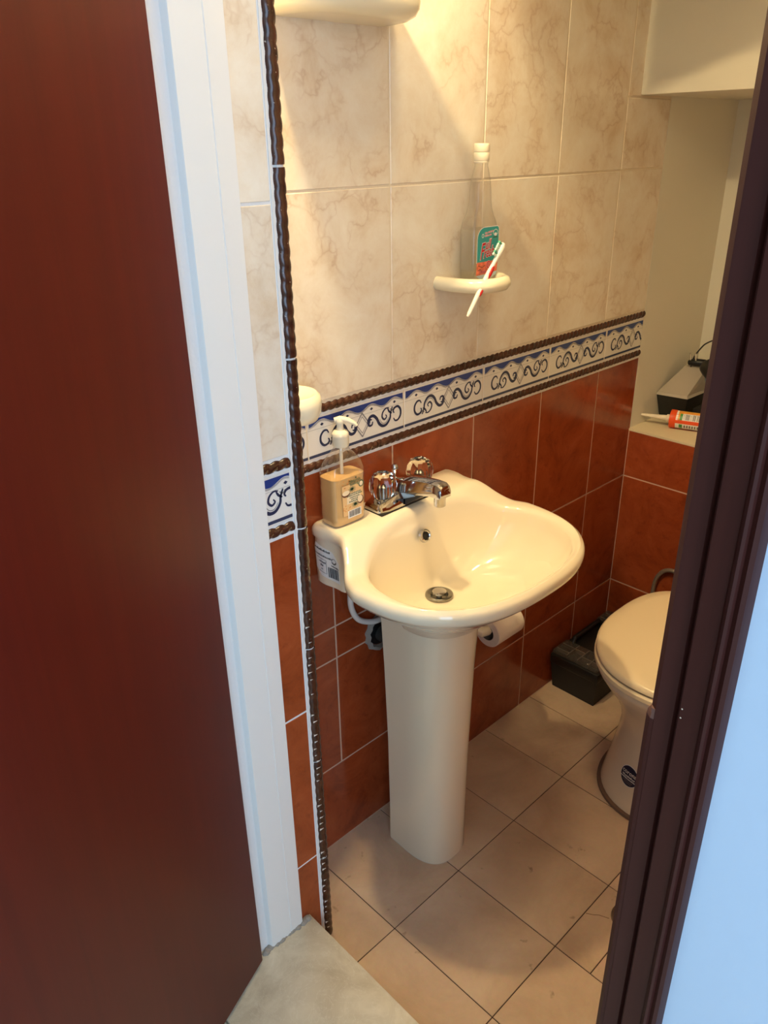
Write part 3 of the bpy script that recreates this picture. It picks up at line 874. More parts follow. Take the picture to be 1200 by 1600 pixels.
marks(st, 6, 0.0050, (0.032, 0.046), fr, HH, slope=-0.10, bold=0.0001)
st.ribbon([(0.010, 0.043), (0.022, 0.0415), (0.034, 0.040), (0.034, 0.025), (0.034, 0.011), (0.024, 0.0125), (0.014, 0.014)], 0.0009, HH, fr)
marks(st, 5, 0.0058, (0.015, 0.034), fr, HH, slope=-0.12, bold=0.0001)
marks(st, 2, 0.0060, (0.019, 0.026), fr, HH, slope=-0.12)
marks(st, 1, 0.0050, (0.021, 0.018), fr, HH)
ringp = [(0.053 + 0.0058 * math.cos(2 * math.pi * i / 20), 0.043 + 0.0058 * math.sin(2 * math.pi * i / 20)) for i in range(21)]
st.ribbon(ringp, 0.0009, HH, fr); st.ribbon([(0.048, 0.041), (0.053, 0.038), (0.058, 0.042)], 0.0016, HH, fr)
marks(st, 7, 0.0045, (0.0455, 0.0315), fr, HH, slope=-0.12, bold=0.0001)
x = 0.038
while x < 0.063:
    w = random.choice((0.0006, 0.001, 0.0016)); st.poly([(x, 0.006), (x + w, 0.006), (x + w, 0.028), (x, 0.028)], HH, fr); x += w + random.choice((0.0005, 0.0009))
st.v = [flank(-0.014 - p.x, 0.737 + p.y, p.z) for p in st.v]
_bm.free()
st.build('printed_sticker', [M['p_white'], M['p_black']], sink, fix=False)

# ------------------------------------------------------------------ faucet
DZ = 0.8445
FXC = 0.327
fa = empty('faucet', (FXC, -0.06, DZ), 'chrome two handle faucet with clear faceted knobs on the sink', 'faucet')
B().rbox(FXC - 0.083, FXC + 0.083, -0.0885, -0.031, DZ, DZ + 0.003, 0.0012).build('gasket', M['black'], fa)
b = B()
secs = []
for x, hw_, h in ((-0.082, 0.018, 0.010), (-0.079, 0.022, 0.014), (-0.06, 0.027, 0.019), (-0.03, 0.0275, 0.024), (0.0, 0.0275, 0.030), (0.03, 0.0275, 0.024), (0.06, 0.027, 0.019), (0.079, 0.022, 0.014), (0.082, 0.018, 0.010)):
    yc = -0.0595; z0 = DZ + 0.003
    secs.append([(FXC + x, yc - hw_, z0), (FXC + x, yc - hw_ * 0.96, z0 + h * 0.62), (FXC + x, yc - hw_ * 0.72, z0 + h), (FXC + x, yc + hw_ * 0.72, z0 + h), (FXC + x, yc + hw_ * 0.96, z0 + h * 0.62), (FXC + x, yc + hw_, z0)])
b.loft(secs).build('base_plate', M['chrome'], fa, smooth=35)
secs = []
for y, hw_, zlo, zhi in ((-0.036, 0.020, 0.862, 0.878), (-0.050, 0.0235, 0.858, 0.892), (-0.075, 0.0235, 0.856, 0.900), (-0.095, 0.0215, 0.866, 0.9045), (-0.120, 0.0185, 0.877, 0.9085), (-0.148, 0.0165, 0.884, 0.9115), (-0.164, 0.0160, 0.884, 0.9115), (-0.173, 0.0145, 0.884, 0.907), (-0.1755, 0.013, 0.885, 0.899)):
    r = hw_; h = zhi - zlo
    secs.append([(FXC - r, y, zlo), (FXC - r, y, zlo + h * 0.62), (FXC - r * 0.82, y, zlo + h * 0.90), (FXC - r * 0.45, y, zhi), (FXC + r * 0.45, y, zhi), (FXC + r * 0.82, y, zlo + h * 0.90), (FXC + r, y, zlo + h * 0.62), (FXC + r, y, zlo)])
sp_ = B().loft(secs).build('spout', M['chrome'], fa, smooth=35)
B().lathe([(0.0095, 0.8635), (0.0112, 0.865), (0.0112, 0.879), (0.0118, 0.886)], (FXC, -0.160, 0), 24).build('aerator', M['chrome'], sp_, smooth=40)
B().loft([[(FXC - 0.0205, -0.0885, 0.849), (FXC + 0.0205, -0.0885, 0.849), (FXC + 0.0205, -0.0885, 0.866), (FXC - 0.0205, -0.0885, 0.866)], [(FXC - 0.0165, -0.126, 0.8772), (FXC + 0.0165, -0.126, 0.8772), (FXC + 0.0165, -0.126, 0.8795), (FXC - 0.0165, -0.126, 0.8795)]]).build('spout_hollow_shade', M['black'], fa)  # black part that paints in the dark hollow below the spout
B().tube([(FXC, -0.040, 0.862), (FXC, -0.040, 0.905)], 0.0022, 8).lathe([(0.003, 0.903), (0.0066, 0.905), (0.0070, 0.910), (0.004, 0.9145)], (FXC, -0.040, 0), 18).build('lift_rod', M['chrome'], fa, smooth=40)
for kx in (-0.0508, 0.0508):
    kc = (FXC + kx, -0.0595, 0)
    z0 = DZ + 0.019
    B().lathe([(0.0155, DZ + 0.012), (0.0150, z0), (0.0125, z0 + 0.004)], kc, 24).build('knob_collar', M['chrome'], fa, smooth=40)
    b = B(); prof = [(0.010, z0 + 0.001), (0.0165, z0 + 0.003), (0.0225, z0 + 0.010), (0.0270, z0 + 0.021), (0.0276, z0 + 0.030), (0.0252, z0 + 0.041), (0.0200, z0 + 0.0495), (0.0125, z0 + 0.0535), (0.0105, z0 + 0.0525)]
    rr = []
    for r, z in prof:
        ring = []
        for i in range(40):
            a = 2 * math.pi * i / 40
            fl = 1.0 - (0.06 * abs(math.sin(a * 5)) if 0.015 < r else 0.0)
            ring.append((kc[0] + r * fl * math.cos(a), kc[1] + r * fl * math.sin(a), z))
        rr.append(ring)
    kn = b.loft(rr).build('clear_knob', M['acrylic'], fa, smooth=22)
    B().lathe([(0.0075, z0 + 0.0045), (0.0085, z0 + 0.012), (0.0070, z0 + 0.026), (0.0030, z0 + 0.030)], kc, 12).build('stem', M['steel'], kn, smooth=30)

# ------------------------------------------------------------------ soap dispenser
SBX, SBY = 0.186, -0.0465
so = empty('soap_dispenser', (SBX, SBY, DZ), 'clear pump bottle of peach coloured liquid soap on the sink', 'soap bottle')
def sq_ring(cx, cy, hx, hy, z, n=4.5, K=48):
    return [(cx + sup(hx, hy, n, 2 * math.pi * i / K)[0], cy + sup(hx, hy, n, 2 * math.pi * i / K)[1], z) for i in range(K)]
def bott(ins):
    out = []
    for z, hx, hy, n in ((0.0, 0.036, 0.0215, 5), (0.003, 0.0385, 0.024, 5), (0.02, 0.0398, 0.0248, 5), (0.034, 0.0390, 0.0245, 5), (0.046, 0.0398, 0.0248, 5), (0.058, 0.0390, 0.0245, 5), (0.070, 0.0398, 0.0248, 5), (0.081, 0.0390, 0.0245, 5), (0.092, 0.0397, 0.0248, 5), (0.104, 0.0393, 0.0245, 4.5), (0.114, 0.0365, 0.0232, 4), (0.124, 0.0305, 0.0208, 3.4), (0.133, 0.0225, 0.0175, 2.8), (0.140, 0.0162, 0.0148, 2.2), (0.145, 0.0132, 0.0132, 2), (0.154, 0.0130, 0.0130, 2)):
        out.append((z, hx - ins, hy - ins, n))
    return out
rg = [sq_ring(SBX, SBY, hx, hy, DZ + 0.0008 + z, n) for z, hx, hy, n in bott(0)]
body = B().loft(rg, True, False).build('bottle_body', M['clear'], so, smooth=45)
lq = [sq_ring(SBX, SBY, hx, hy, DZ + 0.0022 + z, n) for z, hx, hy, n in bott(0.0012) if z <= 0.093]
B().loft(lq).build('liquid_soap', M['soap'], so, smooth=45)
B().tube([(SBX, SBY, DZ + 0.094), (SBX, SBY, DZ + 0.155)], 0.0032, 10).build('dip_tube', M['pump'], so, smooth=40)
b = B().lathe([(0.0140, DZ + 0.148), (0.0150, DZ + 0.150), (0.0148, DZ + 0.157), (0.0152, DZ + 0.158), (0.0148, DZ + 0.165), (0.0152, DZ + 0.166), (0.0152, DZ + 0.172), (0.0128, DZ + 0.176), (0.0085, DZ + 0.178)], (SBX, SBY, 0), 28)
b.build('collar', M['pump'], so, smooth=40)
b = B().lathe([(0.0066, DZ + 0.177), (0.0058, DZ + 0.187), (0.0076, DZ + 0.191), (0.0080, DZ + 0.196), (0.005, DZ + 0.2000)], (SBX, SBY, 0), 22)
pm = b.build('pump_head', M['pump'], so, smooth=45)
b = B().tube([(SBX - 0.008, SBY + 0.006, DZ + 0.1965), (SBX, SBY, DZ + 0.198), (SBX + 0.009, SBY - 0.010, DZ + 0.1965), (SBX + 0.017, SBY - 0.019, DZ + 0.1905), (SBX + 0.020, SBY - 0.022, DZ + 0.186)], [0.0045, 0.0060, 0.0050, 0.0038, 0.0030], 12)
b.build('nozzle', M['pump'], pm, smooth=45)
fr = (Vector((SBX - 0.034, SBY - 0.0252, DZ + 0.002)), Vector((1, 0, 0)), Vector((0, 0, 0.86)), Vector((0, -1, 0)))
def disc(c, rx, ry, n=20, a0=0.0): return [(c[0] + rx * math.cos(2 * math.pi * i / n + a0), c[1] + ry * math.sin(2 * math.pi * i / n + a0)) for i in range(n)]
lb = B().mat(0)
lb.poly([(0.013, 0.022), (0.060, 0.022), (0.062, 0.092), (0.011, 0.092)], 0.0, fr)
lb.mat(1).poly([(0.022, 0.048), (0.055, 0.048), (0.055, 0.071), (0.022, 0.071)], 0.0002, fr)
lb.mat(2); text_into(lb, 'Naturals', 0.0098, (0.028, 0.095), fr, 0.0003, stretch=0.82, bold=0.00015)
text_into(lb, 'feeling', 0.0090, (0.030, 0.0885), fr, 0.0003, stretch=0.9, bold=0.00015)
lb.poly(disc((0.045, 0.1035), 0.0016, 0.0024), 0.0003, fr)
for c in ((0.035, 0.080), (0.042, 0.043)):
    for k in range(13):
        a = math.pi * 2 * k / 13
        lb.ribbon([(c[0], c[1]), (c[0] + 0.0095 * math.cos(a), c[1] + 0.0085 * math.sin(a))], [0.0018, 0.0004], 0.00025, fr)
for txt, z in ((13, 0.0685), (14, 0.0645), (9, 0.0595), (6, 0.0550), (10, 0.0505)):
    marks(lb, txt, 0.0046, (0.040, z), fr, 0.00035, 'CENTER', bold=0.00008)
lb.mat(4).poly(disc((0.020, 0.073), 0.0095, 0.0072), 0.0004, fr); lb.mat(1).poly(disc((0.020, 0.0752), 0.0088, 0.0055), 0.0005, fr)
lb.mat(4).poly(disc((0.0545, 0.050), 0.0075, 0.0098), 0.0004, fr); lb.mat(1).poly(disc((0.0535, 0.0515), 0.0062, 0.0080), 0.0005, fr)
lb.mat(2).poly(disc((0.057, 0.086), 0.0062, 0.0078), 0.0004, fr); lb.mat(1).poly(disc((0.057, 0.086), 0.0042, 0.0056), 0.0005, fr)
lb.mat(3)
for k in range(18):
    c = (random.uniform(0.013, 0.030), random.uniform(0.083, 0.103) if k < 9 else random.uniform(0.033, 0.046))
    lb.poly(disc(c, 0.0016, 0.0012, 7), 0.0003, fr)
lb.mat(5).poly([(0.0235, 0.0145), (0.056, 0.0145), (0.056, 0.0325), (0.0235, 0.0325)], 0.0004, fr)
lb.mat(6); x = 0.0265
while x < 0.0525:
    w = random.choice((0.0006, 0.001, 0.0016)); lb.poly([(x, 0.017), (x + w, 0.017), (x + w, 0.031), (x, 0.031)], 0.0006, fr); x += w + random.choice((0.0006, 0.001))
lb.build('printed_label', [M['p_tan'], M['p_cream'], M['p_green'], M['p_orange'], M['p_brown'], M['p_white'], M['p_black']], so, fix=False)

# ------------------------------------------------------------------ ceramic fittings on the wall
def slab(name, cx, a, yout, z0, z1, n, label, cat, r=0.006, bot=0.0, K=64):
    """ceramic shelf fixed to the wall: rounded outline bulging from the tile face"""
    o = empty(name, (cx, 0.0, z0), label, cat)
    def ring(ins, z, drop=0.0):
        out = []
        for i in range(K + 1):
            t = math.pi * i / K
            x, y = sup(a - ins, yout - ins, n, t)
            out.append((cx + x, -0.0055 - y, z - drop * math.sin(t) ** 0.8))
        return out
    return o, ring
# long shelf at the top of the picture
o, ring = slab('soap_shelf', 0.236, 0.128, 0.105, 1.650, 1.690, 3.4, 'long cream ceramic soap shelf fixed high on the marble tiled wall', 'soap dish')
b = B(); b.loft([ring(0.030, 1.6475), ring(0.016, 1.649), ring(0.006, 1.655), ring(0.001, 1.664), ring(0.0, 1.674), ring(0.002, 1.684), ring(0.007, 1.690), ring(0.014, 1.689), ring(0.019, 1.682), ring(0.030, 1.678)])
b.build('shelf_body', M['dish'], o, smooth=50)
# ring shaped holder carrying the gel bottle
RCX = 0.540
o, ring = slab('toothbrush_holder', RCX, 0.071, 0.112, 1.222, 1.25, 2.5, 'cream ceramic ring holder with the gel bottle standing in it', 'holder')
RZ = 1.2215
hole = [(RCX - 0.045 + 0.011 * math.cos(2 * math.pi * i / 20), -0.088 + 0.011 * math.sin(2 * math.pi * i / 20)) for i in range(20)]
b = B().loft([ring(0.016, RZ + 0.0), ring(0.006, RZ + 0.002), ring(0.0, RZ + 0.010), ring(0.0, RZ + 0.017), ring(0.004, RZ + 0.0245), ring(0.010, RZ + 0.0275), ring(0.017, RZ + 0.0255), ring(0.0215, RZ + 0.018), ring(0.024, RZ + 0.010)], False, False)
# floor of the holder with an opening along its front for toothbrushes
fl = []
def quadplate(x0, x1, y0, y1): b.box(x0, x1, y0, y1, RZ + 0.003, RZ + 0.010)
quadplate(RCX - 0.048, RCX + 0.050, -0.072, -0.0055)
b.build('ring_body', M['dish'], o, smooth=50)
# round dish beside the corner moulding
ld = empty('round_soap_dish', (0.072, 0.0, 1.07), 'round white ceramic soap dish with ripples, on the wall beside the corner moulding', 'soap dish')
b = B().lathe([(0.034, 1.070), (0.045, 1.074), (0.051, 1.086), (0.0525, 1.101), (0.050, 1.113), (0.045, 1.1175), (0.040, 1.1165), (0.036, 1.114), (0.032, 1.1148), (0.028, 1.1118), (0.023, 1.1124), (0.018, 1.1095), (0.012, 1.110), (0.006, 1.1085)], (0.070, -0.059, 0), 44)
b.rbox(0.035, 0.105, -0.04, -0.0055, 1.074, 1.108, 0.006)
b.build('dish_body', M['dish'], ld, smooth=50)

# ------------------------------------------------------------------ gel bottle
GX, GY, GZ = 0.5525, -0.0450, RZ + 0.0103
ge = empty('gel_bottle', (GX, GY, GZ), 'tall clear bottle of hand gel with a teal and salmon label', 'bottle')
def gel_prof(ins):
    P_ = [(0.0, 0.031, 0.018, 4), (0.004, 0.0350, 0.0215, 4), (0.02, 0.0365, 0.0225, 4), (0.06, 0.0370, 0.0228, 4), (0.098, 0.0372, 0.0228, 4), (0.112, 0.0345, 0.0218, 3.4), (0.124, 0.0285, 0.0200, 2.9), (0.136, 0.0245, 0.0188, 2.5), (0.150, 0.0228, 0.0180, 2.3), (0.168, 0.0222, 0.0175, 2.2), (0.186, 0.0195, 0.0160, 2.1), (0.200, 0.0158, 0.0140, 2), (0.2085, 0.0124, 0.0122, 2), (0.216, 0.0124, 0.0122, 2)]
    return [(z, hx - ins, hy - ins, n) for z, hx, hy, n in P_]
B().loft([sq_ring(GX, GY, hx, hy, GZ + z, n) for z, hx, hy, n in gel_prof(0)], True, False).build('bottle_body', M['clear'], ge, smooth=45)
B().loft([sq_ring(GX, GY, hx, hy, GZ + 0.0015 + z, n) for z, hx, hy, n in gel_prof(0.0013) if z <= 0.10]).build('gel', M['gel'], ge, smooth=45)
cp = B()
for (z0, z1, r) in ((0.2135, 0.2175, 0.0142), (0.2175, 0.231, 0.0148), (0.2318, 0.246, 0.0145)):
    cp.lathe([(r * 0.96, GZ + z0), (r, GZ + z0 + 0.0015), (r, GZ + z1 - 0.002), (r * 0.93, GZ + z1)], (GX, GY, 0), 32)
cp.build('cap', M['pump'], ge, smooth=40)
fr = (Vector((GX - 0.031, GY - 0.0233, GZ + 0.012)), Vector((1, 0, 0)), Vector((0, 0, 1)), Vector((0, -1, 0)))
lb = B().mat(0)
W_ = 0.062
def arc(c, r, a0, a1, n=8): return [(c[0] + r * math.cos(a0 + (a1 - a0) * i / n), c[1] + r * math.sin(a0 + (a1 - a0) * i / n)) for i in range(n + 1)]
out = [(0.0, 0.030), (W_, 0.030)] + arc((W_ - 0.006, 0.0855), 0.006, 0, HP, 5) + arc((0.020, 0.0715), 0.020, HP, math.pi, 8)
lb.mat(5).poly([(-0.0012, 0.0285)] + [(W_ + 0.0012, 0.0285)] + arc((W_ - 0.006, 0.0855), 0.0073, 0, HP, 5) + arc((0.020, 0.0715), 0.0213, HP, math.pi, 8), -0.0001, fr)
lb.mat(0).poly(out, 0.0001, fr)
lb.mat(1).poly([(-0.002, 0.006), (0.030, 0.004), (W_ - 0.002, 0.010), (W_, 0.030), (0.0, 0.030)], 0.0001, fr)
lb.mat(2).poly([(-0.002, 0.006), (0.010, -0.001), (0.040, -0.002), (W_ - 0.004, 0.004), (W_ - 0.002, 0.010), (0.030, 0.007)], 0.0003, fr)
for mt, bold, h in ((5, 0.0013, 0.0004), (3, 0.0004, 0.0008)):
    lb.mat(mt)
    text_into(lb, 'F', 0.041, (0.007, 0.0345), fr, h, stretch=0.60, shear=0.3, bold=bold, slope=0.12)
    text_into(lb, 'ull', 0.0235, (0.0225, 0.0520), fr, h, stretch=0.70, shear=0.3, bold=bold, slope=0.12)
    text_into(lb, 'resh', 0.0255, (0.0175, 0.0365), fr, h, stretch=0.68, shear=0.3, bold=bold, slope=0.14)
for mt, bold, h in ((6, 0.0011, 0.0006), (3, 0.0002, 0.0009)):
    lb.mat(mt)
    text_into(lb, 'Gel', 0.0185, (0.027, 0.0175), fr, h, stretch=0.85, bold=bold)
    text_into(lb, 'Antibacterial', 0.0086, (0.0095, 0.0095), fr, h, stretch=0.84, bold=bold * 0.5, shear=0.15)
lb.mat(6); marks(lb, 8, 0.0052, (0.020, 0.0795), fr, 0.0004, slope=0.1, bold=0.0002); marks(lb, 7, 0.0052, (0.020, 0.0745), fr, 0.0004, slope=0.1, bold=0.0002)
lb.mat(5).ribbon(disc((0.0145, 0.077), 0.0026, 0.0032) + [disc((0.0145, 0.077), 0.0026, 0.0032)[0]], 0.0012, 0.0004, fr)
lb.ribbon(arc((0.0520, 0.0795), 0.0068, -0.3, math.pi + 0.3, 14), 0.0011, 0.0004, fr)
lb.poly(disc((0.052, 0.0775), 0.0045, 0.0030), 0.0004, fr)
lb.mat(4).poly([(0.045, 0.0715), (0.058, 0.0715), (0.058, 0.0735), (0.045, 0.0735)], 0.0004, fr)
lb.mat(7).ribbon([(0.004, 0.024), (0.016, 0.020), (0.024, 0.0235)], 0.0011, 0.0003, fr).ribbon([(0.003, 0.015), (0.010, 0.017), (0.017, 0.012)], 0.0013, 0.0003, fr)
lb.build('printed_label', [M['p_teal'], M['p_salmon'], M['p_sky'], M['p_red'], M['p_green'], M['p_white'], M['p_pink'], M['p_brown']], ge, fix=False)

# ------------------------------------------------------------------ toothbrush
tb = empty('toothbrush', (0.468, -0.098, 1.186), 'white and red toothbrush leaning through the ceramic ring holder', 'toothbrush')
TB0, TB1 = Vector((0.4635, -0.0985, 1.1865)), Vector((0.5600, -0.0985, 1.3080))
ax = (TB1 - TB0).normalized(); LB = (TB1 - TB0).length
def tbp(s, off=0.0): return TB0 + ax * (LB * s) + Vector((-0.82, 0, 0.57)) * off
b = B().tube([tbp(s, o_) for s, o_ in ((0, 0.0), (0.04, 0), (0.2, 0.0005), (0.45, 0.001), (0.62, 0.0), (0.74, -0.0008), (0.80, -0.001), (0.88, -0.0012), (0.96, -0.001), (1.0, -0.0006))],
             [0.0022, 0.0038, 0.0044, 0.0050, 0.0048, 0.0038, 0.0044, 0.0062, 0.0062, 0.0036], 12)
b.build('handle', M['brush_white'], tb, smooth=50)
for s0, s1, w in ((0.26, 0.40, 0.0036), (0.50, 0.70, 0.0042)):
    b = B().tube([tbp(s0 + (s1 - s0) * k / 6, 0.0002) + Vector((0.0012, -0.0026, 0)) for k in range(7)], [0.0009, w * 0.75, w, w, w * 0.95, w * 0.7, 0.0008], 10)
    b.build('red_grip', M['brush_red'], tb, smooth=50)
for k in range(6):
    s = 0.815 + 0.032 * k
    b = B().tube([tbp(s, 0.003), tbp(s, 0.0125)], [0.0021, 0.0025], 7)
    b.build('bristle_tuft', M['bristle_green'] if k in (1, 5) else M['bristle'], tb)

# ------------------------------------------------------------------ pipes under the basin
hs = B().tube(catmull([(0.216, -0.03, 0.72), (0.216, -0.022, 0.66), (0.220, -0.020, 0.622), (0.236, -0.020, 0.590), (0.262, -0.022, 0.572), (0.290, -0.026, 0.566), (0.330, -0.036, 0.58), (0.345, -0.05, 0.62)], 6), 0.0062, 12).build('water_hose', M['hose_white'], smooth=60)
tag(hs, 'white flexible water hose curving under the sink basin', 'hose')
wp = empty('waste_pipe', (0.308, 0.0, 0.52), 'dark round waste pipe opening in the wall behind the pedestal', 'pipe')
b = B(); rings = []
for r, y in ((0.043, -0.0055), (0.041, -0.012), (0.034, -0.0145), (0.031, -0.0062)):
    rings.append([(0.310 + (r + (0.0025 * math.sin(3.3 * k) if r > 0.033 else 0)) * math.cos(2 * math.pi * k / 26), y, 0.520 + (r + (0.003 * math.cos(2.7 * k) if r > 0.033 else 0)) * 1.1 * math.sin(2 * math.pi * k / 26)) for k in range(26)])
b.loft(rings, False, False).build('mortar_collar', M['mortar'], wp, smooth=40)
B().lathe([(0.032, -0.0075), (0.0, -0.0075)], (0.310, 0, 0.520), 24, 'y', False, False).build('opening', M['black'], wp)
B().tube(catmull([(0.312, -0.008, 0.515), (0.314, -0.05, 0.513), (0.320, -0.065, 0.517), (0.323, -0.074, 0.53)], 5), 0.018, 14).build('trap_pipe', plain('dark_grey_pipe', (62, 62, 60), 0.4), wp, smooth=50)

# ------------------------------------------------------------------ toilet roll
PX0, PX1, PY, PZ = 0.612, 0.712, -0.066, 0.405
ph = empty('paper_holder', (0.66, 0.0, PZ), 'cream ceramic toilet paper holder under the right side of the sink', 'paper holder')
for sx, x in ((1, PX0 - 0.014), (-1, PX1 + 0.012)):
    b = B().tube([(x - sx * 0.010, -0.004, PZ + 0.012), (x - sx * 0.008, -0.035, PZ + 0.008), (x - sx * 0.002, PY, PZ + 0.002), (x + sx * 0.012, PY, PZ), (x + sx * 0.022, PY, PZ)], [0.022, 0.016, 0.0145, 0.0135, 0.011], 18)
    b.build('arm', M['dish'], ph, smooth=50)
B().tube([(PX0 - 0.01, PY, PZ), (PX1 + 0.01, PY, PZ)], 0.007, 12).build('spindle', M['dish'], ph, smooth=50)
tr = empty('toilet_roll', (0.66, PY, PZ - 0.006), 'white toilet paper roll hanging under the sink rim', 'toilet roll')
RC = (0, PY, PZ - 0.0085)
B().lathe([(0.0200, PX0), (0.0365, PX0), (0.0385, PX0 + 0.002), (0.0385, PX1 - 0.002), (0.0365, PX1), (0.0200, PX1), (0.0200, PX0)], RC, 40, 'x', False, False).build('paper', M['paper'], tr, smooth=40)
B().lathe([(0.0200, PX0 - 0.0004), (0.0200, PX1 + 0.0004), (0.0190, PX1 + 0.0004), (0.0190, PX0 - 0.0004), (0.0200, PX0 - 0.0004)], RC, 32, 'x', False, False).build('core', M['cardboard'], tr, smooth=40)

# ------------------------------------------------------------------ toilet
TYC = -0.457
to = empty('toilet', (0.95, TYC, 0.0), 'ivory toilet with a closed lid in the back corner', 'toilet')
def egg(xf, xb, w, z, xm=None, n=2.15, K=56):
    xm = xm if xm is not None else xf + (xb - xf) * 0.52
    out = []
    for i in range(K):
        t = 2 * math.pi * i / K
        c, s_ = math.cos(t), math.sin(t)
        L = (xb - xm) if c > 0 else (xm - xf)
        nn = 3.0 if c > 0 else n
        out.append((xm + L * math.copysign(abs(c) ** (2 / nn), c), TYC + w * math.copysign(abs(s_) ** (2 / (nn if c > 0 else n)), s_), z))
    return out
bw = [egg(0.706, 1.24, 0.160, 0.0, 0.88), egg(0.709, 1.24, 0.158, 0.012, 0.88), egg(0.722, 1.24, 0.149, 0.07, 0.89), egg(0.738, 1.24, 0.138, 0.15, 0.90), egg(0.740, 1.24, 0.134, 0.20, 0.90), egg(0.726, 1.22, 0.138, 0.25, 0.89),
      egg(0.700, 1.20, 0.150, 0.30, 0.88), egg(0.664, 1.19, 0.168, 0.345, 0.87), egg(0.640, 1.18, 0.182, 0.380, 0.86), egg(0.632, 1.18, 0.187, 0.395, 0.86), egg(0.634, 1.18, 0.185, 0.402, 0.86)]
bowl = B().loft(bw).build('bowl', M['ceramic_toilet'], to, smooth=60)
B().loft([egg(0.631, 1.06, 0.190, 0.4035, 0.86), egg(0.627, 1.062, 0.194, 0.408, 0.86), egg(0.627, 1.062, 0.194, 0.417, 0.86), egg(0.632, 1.06, 0.190, 0.4215, 0.86)]).build('seat', M['lid'], to, smooth=40)
B().loft([egg(0.634, 1.066, 0.188, 0.4235, 0.86), egg(0.629, 1.07, 0.192, 0.428, 0.86), egg(0.630, 1.07, 0.192, 0.436, 0.86), egg(0.637, 1.066, 0.186, 0.4415, 0.86), egg(0.665, 1.05, 0.160, 0.4450, 0.86), egg(0.74, 1.0, 0.09, 0.4475, 0.86)]).build('lid', M['lid'], to, smooth=50)
tk = B().rbox(1.085, 1.295, TYC - 0.200, TYC + 0.140, 0.385, 0.735, 0.02, 3).build('tank', M['ceramic_toilet'], to, smooth=50)
B().rbox(1.078, 1.298, TYC - 0.206, TYC + 0.146, 0.736, 0.768, 0.010, 3).build('tank_lid', M['ceramic_toilet'], to, smooth=50)
cb = B()
rr = []
for r, z in ((1.0, 0.0003), (1.0, 0.005), (0.9, 0.0085)):
    base = egg(0.699, 1.243, 0.167, z, 0.88)
    rr.append([(0.90 + (x - 0.90) * (1 + 0.012 * (r - 0.95)), TYC + (y - TYC) * (0.965 + 0.035 * r), z) for x, y, _ in base])
cb.loft(rr).build('sealant_bead', plain('brown_sealant', (118, 92, 78), 0.9), to, smooth=40)

# ------------------------------------------------------------------ toolbox
X0, X1, Y0, Y1 = 0.990, 1.290, -0.168, -0.014
tx = empty('toolbox', (1.14, -0.09, 0.0), 'black plastic toolbox with a clear organiser lid on the floor by the toilet', 'toolbox')
b = B().loft([[(X0 + 0.012, Y0 + 0.008, 0.001), (X1 - 0.012, Y0 + 0.008, 0.001), (X1 - 0.012, Y1 - 0.006, 0.001), (X0 + 0.012, Y1 - 0.006, 0.001)], [(X0 + 0.002, Y0 + 0.001, 0.088), (X1 - 0.002, Y0 + 0.001, 0.088), (X1 - 0.002, Y1, 0.088), (X0 + 0.002, Y1, 0.088)]])
b.build('box_body', M['black_soft'], tx)
B().rbox(X0 - 0.004, X1 + 0.003, Y0 - 0.004, Y1 + 0.002, 0.089, 0.122, 0.006).build('lid', M['black'], tx, smooth=30)
B().rbox(X0 + 0.075, X1 - 0.075, Y0 + 0.006, Y1 - 0.006, 0.1215, 0.128, 0.003).build('handle_well', M['black'], tx, smooth=30)
for x0, x1 in ((X0, X0 + 0.074), (X1 - 0.070, X1)):
    og = B().rbox(x0, x1, Y0 + 0.002, Y1 - 0.002, 0.1225, 0.1345, 0.004).build('organiser_lid', M['clear_box'], tx, smooth=30)
    b = B()
    for yy in (Y0 + 0.035, Y0 + 0.07, Y0 + 0.105):
        b.box(x0 + 0.005, x1 - 0.005, yy - 0.001, yy + 0.001, 0.1232, 0.1352)
    for xx, ya, yb in ((x0 + 0.028, Y0 + 0.008, Y0 + 0.068), (x0 + 0.048, Y0 + 0.072, Y1 - 0.008), (x0 + 0.018, Y0 + 0.105, Y1 - 0.008)):
        b.box(xx - 0.001, xx + 0.001, ya, yb, 0.1232, 0.1352)
    b.build('divider', plain('grey_divider_plastic', (112, 98, 88), 0.5), og)
B().tube([(X0 + 0.078, (Y0 + Y1) / 2 + 0.055, 0.128), (X0 + 0.085, (Y0 + Y1) / 2 + 0.055, 0.142), (X1 - 0.085, (Y0 + Y1) / 2 + 0.055, 0.142), (X1 - 0.078, (Y0 + Y1) / 2 + 0.055, 0.128)], 0.007, 10).build('handle', M['black'], tx, smooth=40)

# toilet water hose on the low wall
hs = B().tube(catmull([(1.290, -0.152, 0.20), (1.289, -0.153, 0.262), (1.288, -0.158, 0.305), (1.287, -0.176, 0.338), (1.285, -0.205, 0.352), (1.282, -0.25, 0.348), (1.27, -0.29, 0.36)], 6), 0.0062, 12).build('toilet_hose', M['steel_hose'], smooth=60)
tag(hs, 'grey water hose arching behind the toilet lid against the rust tile', 'hose')

# floor drain by the dark frame
fd = empty('floor_drain', (0.462, -0.585, 0.0), 'small round metal floor drain beside the dark door frame', 'floor drain')
B().lathe([(0.038, 0.0002), (0.037, 0.0030), (0.030, 0.0040), (0.027, 0.0020)], (0.466, -0.590, 0), 26).build('rim', M['steel'], fd, smooth=40)
for k in range(5):
    B().box(0.446, 0.486, -0.604 + 0.007 * k - 0.0012, -0.604 + 0.007 * k + 0.0012, 0.0022, 0.0042).build('bar', M['steel'], fd)

